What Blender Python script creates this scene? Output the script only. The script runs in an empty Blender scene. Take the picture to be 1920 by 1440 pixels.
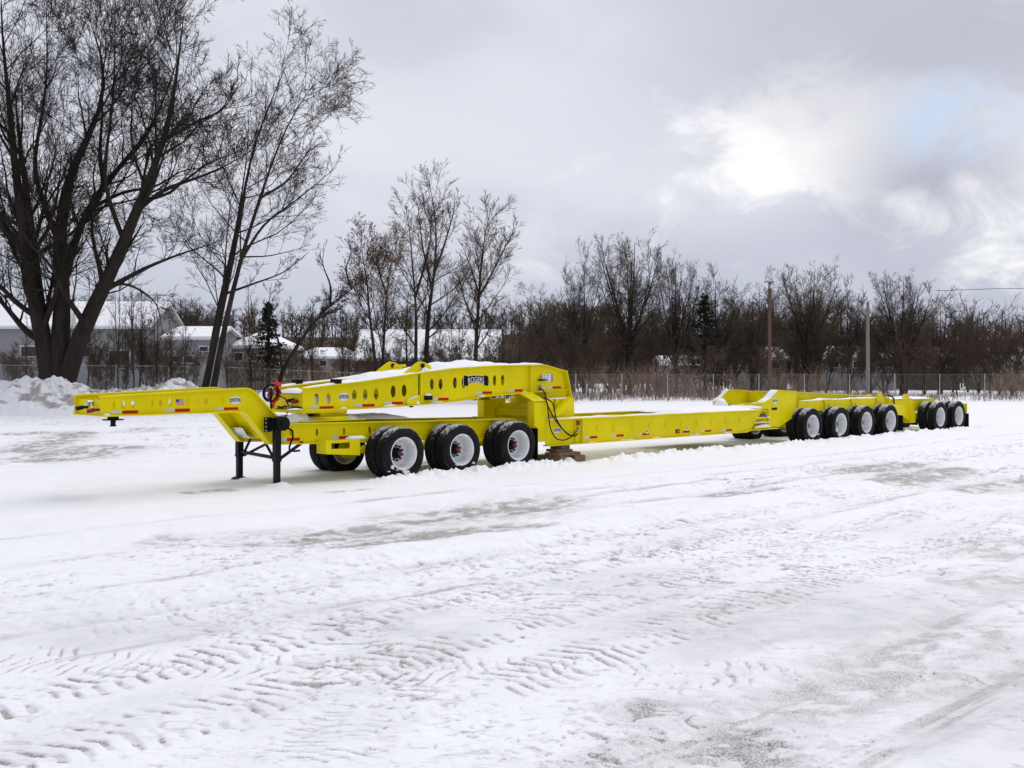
import bpy, math, random
import numpy as np
from mathutils import Vector, Matrix
from mathutils.geometry import tessellate_polygon

scene = bpy.context.scene
COL = scene.collection
R = math.radians

# ------------------------------------------------------------------ camera
F, HZ = 2080.0, 690.0            # focal length and horizon row in photo pixels (1920 x 1440)
EYE = 2.01                       # camera height in metres
cam = bpy.data.cameras.new('camera')
cam.sensor_width = 36.0
cam.lens = F / 1920 * 36.0
cam.shift_y = (HZ - 720) / 1920
cam.clip_start, cam.clip_end = 0.1, 6000
cam_o = bpy.data.objects.new('camera', cam)
cam_o.location = (0, 0, EYE)
cam_o.rotation_euler = (R(90), 0, 0)
COL.objects.link(cam_o)
scene.camera = cam_o

# ------------------------------------------------------------------ sky and sun
SUN_EL, SUN_AZ = R(52), R(38)    # azimuth clockwise from +Y (towards +X)
SKY_GAIN = 1.0
world = bpy.data.worlds.new('World')
scene.world = world
world.use_nodes = True
wt = world.node_tree
wt.nodes.clear()


def wn(t, **kw):
    n = wt.nodes.new(t)
    for k, v in kw.items():
        setattr(n, k, v)
    return n


def wmath(op, a, b=None, c=None, clamp=False):
    n = wn('ShaderNodeMath', operation=op, use_clamp=clamp)
    for i, x in enumerate((a, b, c)):
        if x is None:
            continue
        if isinstance(x, (int, float)):
            n.inputs[i].default_value = x
        else:
            wt.links.new(x, n.inputs[i])
    return n.outputs[0]


def wsmooth(x, lo, hi):
    n = wn('ShaderNodeMapRange', interpolation_type='SMOOTHSTEP')
    wt.links.new(x, n.inputs[0])
    n.inputs[1].default_value, n.inputs[2].default_value = lo, hi
    return n.outputs[0]


def wmix(f, a, b):
    n = wn('ShaderNodeMix', data_type='RGBA')
    if isinstance(f, (int, float)):
        n.inputs[0].default_value = f
    else:
        wt.links.new(f, n.inputs[0])
    for s, x in ((6, a), (7, b)):
        if isinstance(x, tuple):
            n.inputs[s].default_value = x + (1,)
        else:
            wt.links.new(x, n.inputs[s])
    return n.outputs[2]


w_out = wn('ShaderNodeOutputWorld')
w_bg = wn('ShaderNodeBackground')
w_bg.inputs[1].default_value = 0.1
sky = wn('ShaderNodeTexSky', sky_type='NISHITA')
sky.sun_disc = False
sky.sun_elevation, sky.sun_rotation = SUN_EL, SUN_AZ
w_co = wn('ShaderNodeTexCoord').outputs['Generated']


def wnoise(scale, detail, rough, squash=2.2, off=(0, 0, 0), dist=0.0):
    m = wn('ShaderNodeMapping')
    m.inputs['Scale'].default_value = (scale, scale, scale * squash)
    m.inputs['Location'].default_value = off
    wt.links.new(w_co, m.inputs[0])
    n = wn('ShaderNodeTexNoise')
    n.inputs['Scale'].default_value = 1.0
    n.inputs['Detail'].default_value = detail
    n.inputs['Roughness'].default_value = rough
    n.inputs['Distortion'].default_value = dist
    wt.links.new(m.outputs[0], n.inputs[0])
    return n.outputs[0]


def wlobe(px, py, r, squash=2.0):
    """soft spot of sky round the direction of a photo pixel, 1 at its middle"""
    d = Vector(((px - 960) / F, 1, (HZ - py) / F)).normalized()
    s = wn('ShaderNodeVectorMath', operation='SUBTRACT')
    wt.links.new(w_co, s.inputs[0])
    s.inputs[1].default_value = d
    q = wn('ShaderNodeVectorMath', operation='MULTIPLY')
    wt.links.new(s.outputs[0], q.inputs[0])
    q.inputs[1].default_value = (1, 1, squash)
    l = wn('ShaderNodeVectorMath', operation='LENGTH')
    wt.links.new(q.outputs[0], l.inputs[0])
    m = wn('ShaderNodeMapRange', interpolation_type='SMOOTHSTEP')
    wt.links.new(l.outputs['Value'], m.inputs[0])
    m.inputs[1].default_value, m.inputs[2].default_value = 0.0, r
    m.inputs[3].default_value, m.inputs[4].default_value = 1.0, 0.0
    return m.outputs[0]


n_big = wnoise(2.3, 3.0, 0.5, 2.4, (3.1, 1.7, 0.4), 0.3)
n_mid = wnoise(6.0, 6.0, 0.55, 1.7, (1.3, 5.2, 2.0), 0.5)
n_fine = wnoise(13.0, 7.0, 0.6, 1.5, (8.0, 2.2, 4.0), 0.6)
grey = wmix(wsmooth(n_big, 0.36, 0.64), (4.35, 4.5, 5.3), (5.75, 5.85, 6.5))
grey = wmix(wmath('MULTIPLY', wsmooth(n_mid, 0.42, 0.72), 0.35), grey, (6.6, 6.7, 7.0))
# the broken, sunlit gap in the cloud deck that the photograph shows
gap = wmath('ADD', wlobe(1520, 250, 0.20, 1.8), wmath('MULTIPLY', wlobe(1840, 285, 0.17, 1.6), 1.15))
gap = wmath('ADD', gap, wmath('MULTIPLY', wlobe(1890, 490, 0.13, 1.1), 0.42))
gap = wmath('ADD', gap, wmath('MULTIPLY', wlobe(1200, 430, 0.30, 1.7), 0.30))
gap_n = wsmooth(wmath('ADD', gap, wmath('MULTIPLY_ADD', n_fine, 2.4, -1.2)), 0.30, 1.20)
gap_n = wmath('MULTIPLY', gap_n, wsmooth(gap, 0.05, 0.40))
w_sep = wn('ShaderNodeSeparateXYZ')
wt.links.new(w_co, w_sep.inputs[0])
low_band = wmath('SUBTRACT', 1.0, wsmooth(w_sep.outputs['Z'], 0.02, 0.17))
grey = wmix(wmath('MULTIPLY', low_band, 0.75), grey, (3.8, 4.1, 4.9))
bright = wmix(gap_n, grey, (9.2, 9.15, 8.9))
dark = wmath('MULTIPLY', wmath('ADD', wlobe(1760, 400, 0.15, 1.5), wlobe(1800, 70, 0.42, 2.2)),
             wsmooth(n_mid, 0.18, 0.55))
bright = wmix(wmath('MULTIPLY', dark, 0.85, clamp=True), bright, (3.75, 3.85, 4.6))
hole = wmath('MULTIPLY', wlobe(1795, 222, 0.085, 1.5), wsmooth(n_fine, 0.38, 0.6))
blue = wn('ShaderNodeMix', data_type='RGBA', blend_type='MULTIPLY')
blue.inputs[0].default_value = 1.0
wt.links.new(sky.outputs[0], blue.inputs[6])
blue.inputs[7].default_value = (0.55, 0.55, 0.55, 1)
blue2 = wmix(0.62, blue.outputs[2], (5.6, 6.7, 8.6))
final = wmix(hole, bright, blue2)
wt.links.new(final, w_bg.inputs[0])
wt.links.new(w_bg.outputs[0], w_out.inputs[0])

sun = bpy.data.lights.new('sun', 'SUN')
sun.energy = 1.35
sun.angle = R(48)
sun.color = (1.0, 0.96, 0.90)
sun_o = bpy.data.objects.new('sun', sun)
sd = Vector((math.sin(SUN_AZ) * math.cos(SUN_EL), math.cos(SUN_AZ) * math.cos(SUN_EL), math.sin(SUN_EL)))
sun_o.rotation_euler = sd.to_track_quat('Z', 'Y').to_euler()
sun_o.location = (0, 0, 60)
COL.objects.link(sun_o)

vs = scene.view_settings
scene.display_settings.display_device = 'sRGB'
vs.view_transform = 'Standard'
vs.look = 'None'
vs.exposure, vs.gamma = 0.40, 1.0
vs.use_curve_mapping = False
scene.cycles.max_bounces = 6
scene.cycles.diffuse_bounces = 3

# ------------------------------------------------------------------ helpers: noise
_rt = np.random.RandomState(11).rand(512, 512)


def vnoise(x, y, seed=0):
    x = np.asarray(x, float) + seed * 37.17
    y = np.asarray(y, float) + seed * 91.73
    xi, yi = np.floor(x).astype(np.int64), np.floor(y).astype(np.int64)
    fx, fy = x - xi, y - yi
    fx = fx * fx * fx * (fx * (fx * 6 - 15) + 10)
    fy = fy * fy * fy * (fy * (fy * 6 - 15) + 10)
    x0, x1, y0, y1 = xi & 511, (xi + 1) & 511, yi & 511, (yi + 1) & 511
    a = _rt[x0, y0] * (1 - fx) + _rt[x1, y0] * fx
    b = _rt[x0, y1] * (1 - fx) + _rt[x1, y1] * fx
    return a * (1 - fy) + b * fy


def fbm(x, y, octv=4, seed=0, gain=0.5):
    s, a, t = 0.0, 1.0, 0.0
    for i in range(octv):
        s = s + a * vnoise(x * 2.03 ** i, y * 2.03 ** i, seed + i * 3)
        t += a
        a *= gain
    return s / t


def sstep(x, lo, hi):
    t = np.clip((np.asarray(x, float) - lo) / (hi - lo), 0, 1)
    return t * t * (3 - 2 * t)


# ------------------------------------------------------------------ helpers: objects
def tag(o, label=None, cat=None, group=None, kind=None):
    if label:
        o['label'] = label
    if cat:
        o['category'] = cat
    if group:
        o['group'] = group
    if kind:
        o['kind'] = kind
    return o


def empty(name, loc=(0, 0, 0), rz=0.0):
    o = bpy.data.objects.new(name, None)
    o.empty_display_size = 0.3
    o.location = loc
    o.rotation_euler = (0, 0, rz)
    COL.objects.link(o)
    return o


def link_mesh(name, me, parent=None, loc=None, rz=None):
    o = bpy.data.objects.new(name, me)
    COL.objects.link(o)
    if parent:
        o.parent = parent
    if loc is not None:
        o.location = loc
    if rz is not None:
        o.rotation_euler = (0, 0, rz)
    return o


def np_mesh(name, verts, quads, mat, tris=None, smooth=False):
    verts = np.asarray(verts, np.float32).reshape(-1, 3)
    quads = np.asarray(quads, np.int32).reshape(-1, 4)
    me = bpy.data.meshes.new(name)
    me.vertices.add(len(verts))
    me.vertices.foreach_set('co', verts.ravel())
    me.loops.add(quads.size)
    me.loops.foreach_set('vertex_index', quads.ravel())
    me.polygons.add(len(quads))
    me.polygons.foreach_set('loop_start', np.arange(0, quads.size, 4, dtype=np.int32))
    if smooth:
        me.polygons.foreach_set('use_smooth', np.ones(len(quads), bool))
    me.update(calc_edges=True)
    if mat:
        me.materials.append(mat)
    return me


class MB:
    """collects faces and makes ONE mesh"""

    def __init__(s):
        s.v, s.f = [], []

    def add(s, verts, faces):
        b = len(s.v)
        s.v += [tuple(p) for p in verts]
        s.f += [tuple(i + b for i in f) for f in faces]
        return s

    def box(s, a0, a1, b0, b1, c0, c1):
        vs_ = [(x, y, z) for z in (c0, c1) for y in (b0, b1) for x in (a0, a1)]
        return s.add(vs_, [(0, 2, 3, 1), (4, 5, 7, 6), (0, 1, 5, 4), (2, 6, 7, 3), (0, 4, 6, 2), (1, 3, 7, 5)])

    def hexa(s, bottom, top):
        """four bottom and four top corners, both counter-clockwise from above"""
        return s.add(list(bottom) + list(top), [(3, 2, 1, 0), (4, 5, 6, 7), (0, 1, 5, 4), (1, 2, 6, 5), (2, 3, 7, 6), (3, 0, 4, 7)])

    def prism(s, poly, v0, v1, holes=()):
        """polygon in the x-z plane, thick from y=v0 to y=v1, with holes"""
        loops = [list(poly)] + [list(h) for h in holes]
        flat = [p for l in loops for p in l]
        tri = tessellate_polygon([[Vector((p[0], p[1], 0)) for p in l] for l in loops])
        n = len(flat)
        vv = [(p[0], v0, p[1]) for p in flat] + [(p[0], v1, p[1]) for p in flat]
        ff = []
        for t in tri:
            a, b, c = [flat[i] for i in t]
            ar = (b[0] - a[0]) * (c[1] - a[1]) - (b[1] - a[1]) * (c[0] - a[0])
            t = tuple(t) if ar > 0 else tuple(t)[::-1]
            ff.append(t)
            ff.append(tuple(i + n for i in t[::-1]))
        k = 0
        for li, l in enumerate(loops):
            ar = sum(l[i][0] * l[(i + 1) % len(l)][1] - l[(i + 1) % len(l)][0] * l[i][1] for i in range(len(l)))
            for i in range(len(l)):
                a, b = k + i, k + (i + 1) % len(l)
                q = (a, a + n, b + n, b) if (ar > 0) != (li > 0) else (a, b, b + n, a + n)
                ff.append(q[::-1])
            k += len(l)
        return s.add(vv, ff)

    def strip(s, path, v0, v1, th):
        """plate following a path in the x-z plane, from y=v0 to v1, thickness th upwards"""
        m = len(path)
        nrm = []
        for i in range(m):
            a, b = path[max(i - 1, 0)], path[min(i + 1, m - 1)]
            d = Vector((b[0] - a[0], b[1] - a[1])).normalized()
            nrm.append((-d.y, d.x))
        vv = []
        for i, p in enumerate(path):
            q = (p[0] + nrm[i][0] * th, p[1] + nrm[i][1] * th)
            vv += [(p[0], v0, p[1]), (p[0], v1, p[1]), (q[0], v1, q[1]), (q[0], v0, q[1])]
        ff = []
        for i in range(m - 1):
            b = i * 4
            for k in range(4):
                k2 = (k + 1) % 4
                ff.append((b + k, b + k2, b + 4 + k2, b + 4 + k))
        ff.append((0, 3, 2, 1))
        ff.append(tuple(4 * (m - 1) + i for i in range(4)))
        return s.add(vv, ff)

    def tube(s, pts, r, n=8, cap=True):
        pts = [Vector(p) for p in pts]
        rr = r if isinstance(r, (list, tuple)) else [r] * len(pts)
        vv = []
        for i, p in enumerate(pts):
            d = (pts[min(i + 1, len(pts) - 1)] - pts[max(i - 1, 0)]).normalized()
            ref = Vector((0, 0, 1)) if abs(d.z) < 0.9 else Vector((1, 0, 0))
            a = d.cross(ref).normalized()
            b = d.cross(a).normalized()
            for k in range(n):
                t = 2 * math.pi * k / n
                vv.append(p + (a * math.cos(t) + b * math.sin(t)) * rr[i])
        ff = []
        for i in range(len(pts) - 1):
            for k in range(n):
                k2 = (k + 1) % n
                ff.append((i * n + k, i * n + k2, (i + 1) * n + k2, (i + 1) * n + k))
        if cap:
            ff.append(tuple(range(n))[::-1])
            ff.append(tuple((len(pts) - 1) * n + k for k in range(n)))
        return s.add(vv, ff)

    def lathe(s, prof, n=40, c=(0, 0, 0), closed=False):
        """profile (radius, y) turned round the y axis"""
        vv, ff = [], []
        m = len(prof)
        for (r, y) in prof:
            for k in range(n):
                t = 2 * math.pi * k / n
                vv.append((c[0] + r * math.cos(t), c[1] + y, c[2] + r * math.sin(t)))
        for i in range(m if closed else m - 1):
            j = (i + 1) % m
            for k in range(n):
                k2 = (k + 1) % n
                ff.append((i * n + k, i * n + k2, j * n + k2, j * n + k))
        return s.add(vv, ff)

    def disc(s, u, z, v0, v1, r, n=16):
        return s.prism([(u + r * math.cos(2 * math.pi * k / n), z + r * math.sin(2 * math.pi * k / n)) for k in range(n)], v0, v1)

    def mesh(s, name, mat, smooth=False, off=(0, 0, 0)):
        me = bpy.data.meshes.new(name)
        me.from_pydata([(p[0] - off[0], p[1] - off[1], p[2] - off[2]) for p in s.v], [], s.f)
        if mat:
            me.materials.append(mat)
        if smooth:
            me.polygons.foreach_set('use_smooth', [True] * len(me.polygons))
            me.set_sharp_from_angle(angle=R(38))
        me.update()
        return me

    def build(s, name, mat, parent=None, smooth=False, off=(0, 0, 0), label=None):
        o = link_mesh(name, s.mesh(name, mat, smooth, off), parent)
        if label:
            o['label'] = label
        return o


# ------------------------------------------------------------------ helpers: materials
def new_mat(name):
    m = bpy.data.materials.new(name)
    m.use_nodes = True
    nt = m.node_tree
    b = nt.nodes['Principled BSDF']
    return m, nt, b


def mnoise(nt, scale, detail=4, rough=0.55, space='Object', sc=(1, 1, 1)):
    tc = nt.nodes.new('ShaderNodeTexCoord')
    mp = nt.nodes.new('ShaderNodeMapping')
    mp.inputs['Scale'].default_value = sc
    nt.links.new(tc.outputs[space], mp.inputs[0])
    n = nt.nodes.new('ShaderNodeTexNoise')
    n.inputs['Scale'].default_value = scale
    n.inputs['Detail'].default_value = detail
    n.inputs['Roughness'].default_value = rough
    nt.links.new(mp.outputs[0], n.inputs['Vector'])
    return n.outputs[0]


def mrange(nt, x, lo, hi, a=0.0, b=1.0):
    n = nt.nodes.new('ShaderNodeMapRange')
    n.interpolation_type = 'SMOOTHSTEP'
    nt.links.new(x, n.inputs[0])
    for i, v in enumerate((lo, hi, a, b)):
        n.inputs[i + 1].default_value = v
    return n.outputs[0]


def mmix(nt, f, a, b):
    n = nt.nodes.new('ShaderNodeMix')
    n.data_type = 'RGBA'
    if isinstance(f, (int, float)):
        n.inputs[0].default_value = f
    else:
        nt.links.new(f, n.inputs[0])
    for s, x in ((6, a), (7, b)):
        if isinstance(x, tuple):
            n.inputs[s].default_value = x + (1,)
        else:
            nt.links.new(x, n.inputs[s])
    return n.outputs[2]


def mmath(nt, op, a, b, clamp=False):
    n = nt.nodes.new('ShaderNodeMath')
    n.operation = op
    n.use_clamp = clamp
    for i, x in enumerate((a, b)):
        if isinstance(x, (int, float)):
            n.inputs[i].default_value = x
        else:
            nt.links.new(x, n.inputs[i])
    return n.outputs[0]


def mbump(nt, b, h, strength, dist):
    n = nt.nodes.new('ShaderNodeBump')
    n.inputs['Strength'].default_value = strength
    n.inputs['Distance'].default_value = dist
    nt.links.new(h, n.inputs['Height'])
    nt.links.new(n.outputs[0], b.inputs['Normal'])


def simple(name, c1, c2=None, scale=6.0, rough=0.6, metal=0.0, bump=0.0, bscale=30.0, sc=(1, 1, 1), spec=0.5):
    m, nt, b = new_mat(name)
    c2 = c2 or tuple(x * 0.8 for x in c1)
    col = mmix(nt, mrange(nt, mnoise(nt, scale, 5, 0.6, sc=sc), 0.3, 0.7), c1, c2)
    nt.links.new(col, b.inputs['Base Color'])
    b.inputs['Roughness'].default_value = rough
    b.inputs['Metallic'].default_value = metal
    b.inputs['Specular IOR Level'].default_value = spec
    if bump:
        mbump(nt, b, mnoise(nt, bscale, 4, sc=sc), bump, 0.02)
    return m


M = {}


def m_yellow():
    m, nt, b = new_mat('yellow_paint')
    n = mnoise(nt, 1.3, 6, 0.6)
    col = mmix(nt, mrange(nt, n, 0.35, 0.65), (0.80, 0.685, 0.001), (0.72, 0.605, 0.001))
    grime = mrange(nt, mnoise(nt, 3.0, 9, 0.75, sc=(1.6, 1.6, 0.35)), 0.50, 0.78)
    col = mmix(nt, mmath(nt, 'MULTIPLY', grime, 0.42), col, (0.50, 0.42, 0.06))
    nt.links.new(col, b.inputs['Base Color'])
    nt.links.new(mrange(nt, n, 0.3, 0.7, 0.30, 0.42), b.inputs['Roughness'])
    b.inputs['Specular IOR Level'].default_value = 0.09
    mbump(nt, b, mnoise(nt, 2.5, 2), 0.05, 0.02)
    return m


def m_tyre():
    m, nt, b = new_mat('tyre_rubber')
    geo = nt.nodes.new('ShaderNodeNewGeometry')
    sep = nt.nodes.new('ShaderNodeSeparateXYZ')
    nt.links.new(geo.outputs['Normal'], sep.inputs[0])
    up = sep.outputs['Z']
    n = mnoise(nt, 16.0, 6, 0.65, space='Object', sc=(1, 2.0, 1))
    lim = mmath(nt, 'ADD', up, mmath(nt, 'MULTIPLY', mmath(nt, 'SUBTRACT', n, 0.5), 1.9))
    snow = mrange(nt, lim, 0.60, 0.95)
    n2 = mnoise(nt, 26.0, 3, 0.6)
    fleck = mrange(nt, n2, 0.715, 0.76)
    snow = mmath(nt, 'MAXIMUM', mmath(nt, 'MULTIPLY', snow, 0.8), mmath(nt, 'MULTIPLY', fleck, 0.7))
    rub = mmix(nt, mrange(nt, mnoise(nt, 5.0, 5), 0.35, 0.7), (0.006, 0.006, 0.007), (0.014, 0.0135, 0.0135))
    nt.links.new(mmix(nt, snow, rub, (0.78, 0.79, 0.82)), b.inputs['Base Color'])
    b.inputs['Roughness'].default_value = 0.7
    b.inputs['Specular IOR Level'].default_value = 0.16
    mbump(nt, b, n, 0.25, 0.01)
    return m


def m_snow(name, attr=False, clean=(0.83, 0.84, 0.875), dirtc=(0.165, 0.135, 0.108)):
    m, nt, b = new_mat(name)
    sp = 'Object'
    n1 = mnoise(nt, 0.9, 6, 0.6, sp)
    col = mmix(nt, mrange(nt, n1, 0.3, 0.7), clean, tuple(x * 0.955 for x in clean))
    if attr:
        a = nt.nodes.new('ShaderNodeAttribute')
        a.attribute_name = 'dirt'
        i = nt.nodes.new('ShaderNodeAttribute')
        i.attribute_name = 'ice'
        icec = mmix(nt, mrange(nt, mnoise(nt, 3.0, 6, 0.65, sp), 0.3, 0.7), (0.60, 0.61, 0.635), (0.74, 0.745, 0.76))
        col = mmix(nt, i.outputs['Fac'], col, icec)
        grain = mrange(nt, mnoise(nt, 75.0, 7, 0.8, sp), 0.36, 0.64, 0.15, 1.55)
        d = mmath(nt, 'MULTIPLY', a.outputs['Fac'], grain, True)
        dc = mmix(nt, mrange(nt, mnoise(nt, 7.0, 5, 0.6, sp), 0.35, 0.65), dirtc, (0.29, 0.265, 0.24))
        col = mmix(nt, d, col, dc)
        nt.links.new(mrange(nt, i.outputs['Fac'], 0, 1, 0.62, 0.34), b.inputs['Roughness'])
    else:
        b.inputs['Roughness'].default_value = 0.62
    nt.links.new(col, b.inputs['Base Color'])
    b.inputs['Specular IOR Level'].default_value = 0.3
    h = mmath(nt, 'ADD', mnoise(nt, 45.0, 6, 0.7, sp), mmath(nt, 'MULTIPLY', mnoise(nt, 9.0, 4, 0.6, sp), 1.6))
    mbump(nt, b, h, 0.30, 0.03)
    return m


def m_bark(name, c1, c2):
    return simple(name, c1, c2, scale=3.0, rough=0.9, bump=0.4, bscale=14, sc=(1, 1, 0.25), spec=0.15)


M['yellow'] = m_yellow()
M['tyre'] = m_tyre()
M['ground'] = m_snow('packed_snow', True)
M['snow'] = m_snow('fresh_snow')
M['bank'] = m_snow('plowed_snow', True, (0.80, 0.81, 0.84))
M['black'] = simple('black_steel', (0.006, 0.0065, 0.008), (0.009, 0.0095, 0.011), rough=0.42, spec=0.10)
M['rubber'] = simple('black_rubber', (0.007, 0.007, 0.008), (0.012, 0.012, 0.012), rough=0.75, spec=0.12)
M['rim'] = simple('white_rim', (0.80, 0.81, 0.82), (0.62, 0.62, 0.61), scale=7, rough=0.42)
M['hub'] = simple('hub_grey', (0.30, 0.30, 0.31), (0.18, 0.17, 0.17), rough=0.45, metal=0.3)
M['redcap'] = simple('red_cap', (0.30, 0.03, 0.025), (0.20, 0.03, 0.025), rough=0.5, spec=0.15)
M['redtape'] = simple('red_tape', (0.52, 0.012, 0.004), (0.44, 0.010, 0.004), scale=20, rough=0.4, spec=0.1)
M['whitetape'] = simple('white_tape', (0.62, 0.63, 0.60), (0.52, 0.53, 0.50), scale=30, rough=0.35)
M['chrome'] = simple('steel_fitting', (0.55, 0.56, 0.58), (0.35, 0.35, 0.36), rough=0.3, metal=0.8)
M['decal'] = simple('white_decal', (0.74, 0.75, 0.76), (0.66, 0.67, 0.68), rough=0.4)
M['ink'] = simple('black_decal', (0.006, 0.006, 0.007), rough=0.5, spec=0.08)
M['navy'] = simple('navy_decal', (0.03, 0.05, 0.20), rough=0.4)
M['hosered'] = simple('red_hose', (0.62, 0.02, 0.02), rough=0.4)
M['hoseblue'] = simple('blue_hose', (0.02, 0.08, 0.30), rough=0.4)
M['wood'] = simple('weathered_timber', (0.24, 0.145, 0.10), (0.14, 0.09, 0.066), scale=8, rough=0.9, bump=0.5, sc=(0.3, 3, 3))
M['galv'] = simple('galvanised_steel', (0.42, 0.43, 0.44), (0.30, 0.31, 0.32), rough=0.45, metal=0.4)
M['polebrown'] = simple('brown_pole', (0.15, 0.095, 0.065), (0.09, 0.06, 0.045), scale=3, rough=0.9, sc=(4, 4, 0.4), spec=0.2)
M['polegrey'] = simple('grey_pole', (0.25, 0.22, 0.20), (0.16, 0.145, 0.135), scale=3, rough=0.9, sc=(4, 4, 0.4), spec=0.2)
M['siding'] = simple('pale_siding', (0.26, 0.26, 0.265), (0.20, 0.20, 0.205), scale=4, rough=0.7, sc=(0.3, 0.3, 6))
M['siding_brown'] = simple('brown_siding', (0.11, 0.075, 0.06), (0.075, 0.052, 0.042), scale=4, rough=0.8, sc=(0.3, 0.3, 6))
M['siding_tan'] = simple('tan_siding', (0.30, 0.255, 0.19), (0.22, 0.19, 0.145), scale=4, rough=0.8, sc=(0.3, 0.3, 6))
M['trim'] = simple('white_trim', (0.62, 0.63, 0.64), (0.52, 0.53, 0.54), rough=0.6)
M['brick'] = simple('brick_chimney', (0.20, 0.10, 0.07), (0.13, 0.07, 0.05), scale=9, rough=0.9)
M['leafbrown'] = simple('dry_leaves', (0.20, 0.085, 0.035), (0.13, 0.06, 0.03), scale=2, rough=0.8)
M['needle'] = simple('dark_needles', (0.010, 0.014, 0.009), (0.020, 0.024, 0.015), scale=4, rough=0.8, spec=0.2)
M['weed'] = simple('dry_stalks', (0.13, 0.080, 0.056), (0.27, 0.195, 0.14), scale=0.9, rough=0.9, spec=0.15)
M['bark_dark'] = m_bark('dark_bark', (0.020, 0.016, 0.013), (0.038, 0.030, 0.025))
M['bark_brown'] = m_bark('brown_bark', (0.066, 0.048, 0.033), (0.108, 0.078, 0.054))
M['bark_grey'] = m_bark('grey_brown_bark', (0.070, 0.055, 0.042), (0.112, 0.088, 0.068))
M['bark_red'] = m_bark('reddish_twigs', (0.070, 0.049, 0.035), (0.108, 0.077, 0.056))
gm, gnt, gb = new_mat('window_glass')
gb.inputs['Base Color'].default_value = (0.02, 0.024, 0.03, 1)
gb.inputs['Roughness'].default_value = 0.12
M['glass'] = gm

# ------------------------------------------------------------------ trailer frame: u along the trailer, v across it (away from the camera), z up
TA = math.atan((3120 - 960) / F)
TU = (math.sin(TA), math.cos(TA))
TN = (-math.cos(TA), math.sin(TA))
TZ = 0.59 * F / 60.6
TO = ((757 - 960) / F * TZ, TZ)
TROT = R(90) - TA
CV = 1.20


def P(px, py, v):
    """photo pixel on the vertical plane at distance v across the trailer -> (u, z)"""
    r = (px - 960) / F
    bx, by = TO[0] + v * TN[0], TO[1] + v * TN[1]
    u = (r * by - bx) / (TU[0] - r * TU[1])
    return u, EYE - (py - HZ) * (by + u * TU[1]) / F


def PU(px, v):
    return P(px, 0, v)[0]


def to_world(u, v, z=0.0):
    return (TO[0] + u * TU[0] + v * TN[0], TO[1] + u * TU[1] + v * TN[1], z)


def px_ground(px, py, z=0.0):
    Z = (EYE - z) * F / (py - HZ)
    return (px - 960) / F * Z, Z


# ------------------------------------------------------------------ ground
def land(X, Y):
    """the broad lie of the land"""
    z = -0.25 * sstep(Y, 34, 66)
    z = z + 0.55 * sstep(Y, 46, 58) * sstep(-X, 6, 20)
    return z


def track(u, v, u0, v0, slope, width, pitch, rake, seed, solid=False):
    """lug prints of a tractor tyre rolled along a line: returns (height, dirt)"""
    ca, sa = 1 / math.hypot(1, slope), slope / math.hypot(1, slope)
    s = (u - u0) * ca + (v - v0) * sa
    w = -(u - u0) * sa + (v - v0) * ca
    w = w + 0.10 * (vnoise(s * 0.5, s * 0 + seed, seed) - 0.5)
    q = w / (width / 2)
    inside = sstep(1.08 - np.abs(q), 0, 0.22)
    jit = (fbm(u * 2.6, v * 2.6, 3, seed + 5) - 0.5) * (0.8 if solid else 1.7)
    ph = s / (pitch * (1 + 0.25 * np.sign(q) * 0.2)) + 0.5 * (q > 0) + rake * np.abs(q) + jit
    bar = np.sin(2 * math.pi * ph)
    patch = sstep(fbm(u * 0.55, v * 0.55, 3, seed + 9), 0.40, 0.56)
    if solid:
        patch = np.maximum(patch, sstep(s, -4.0, -2.0) * sstep(9.5 - s, 0, 4.0))
    seg = sstep(fbm(u * 4.2, v * 4.2, 3, seed + 2), 0.34 if solid else 0.42, 0.50 if solid else 0.56)
    groove = sstep(bar, 0.20 if solid else 0.45, 0.70 if solid else 0.90) * seg
    h = inside * patch * ((-0.012 if solid else -0.008) * groove - 0.004 + 0.008 * (fbm(u * 9, v * 9, 2, seed + 7) - 0.5))
    d = inside * patch * sstep(bar, 0.35 if solid else 0.62, 0.85 if solid else 0.97) * seg * (0.30 + 0.70 * sstep(fbm(u * 11, v * 11, 2, seed + 3), 0.40, 0.60))
    return h, d


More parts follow.
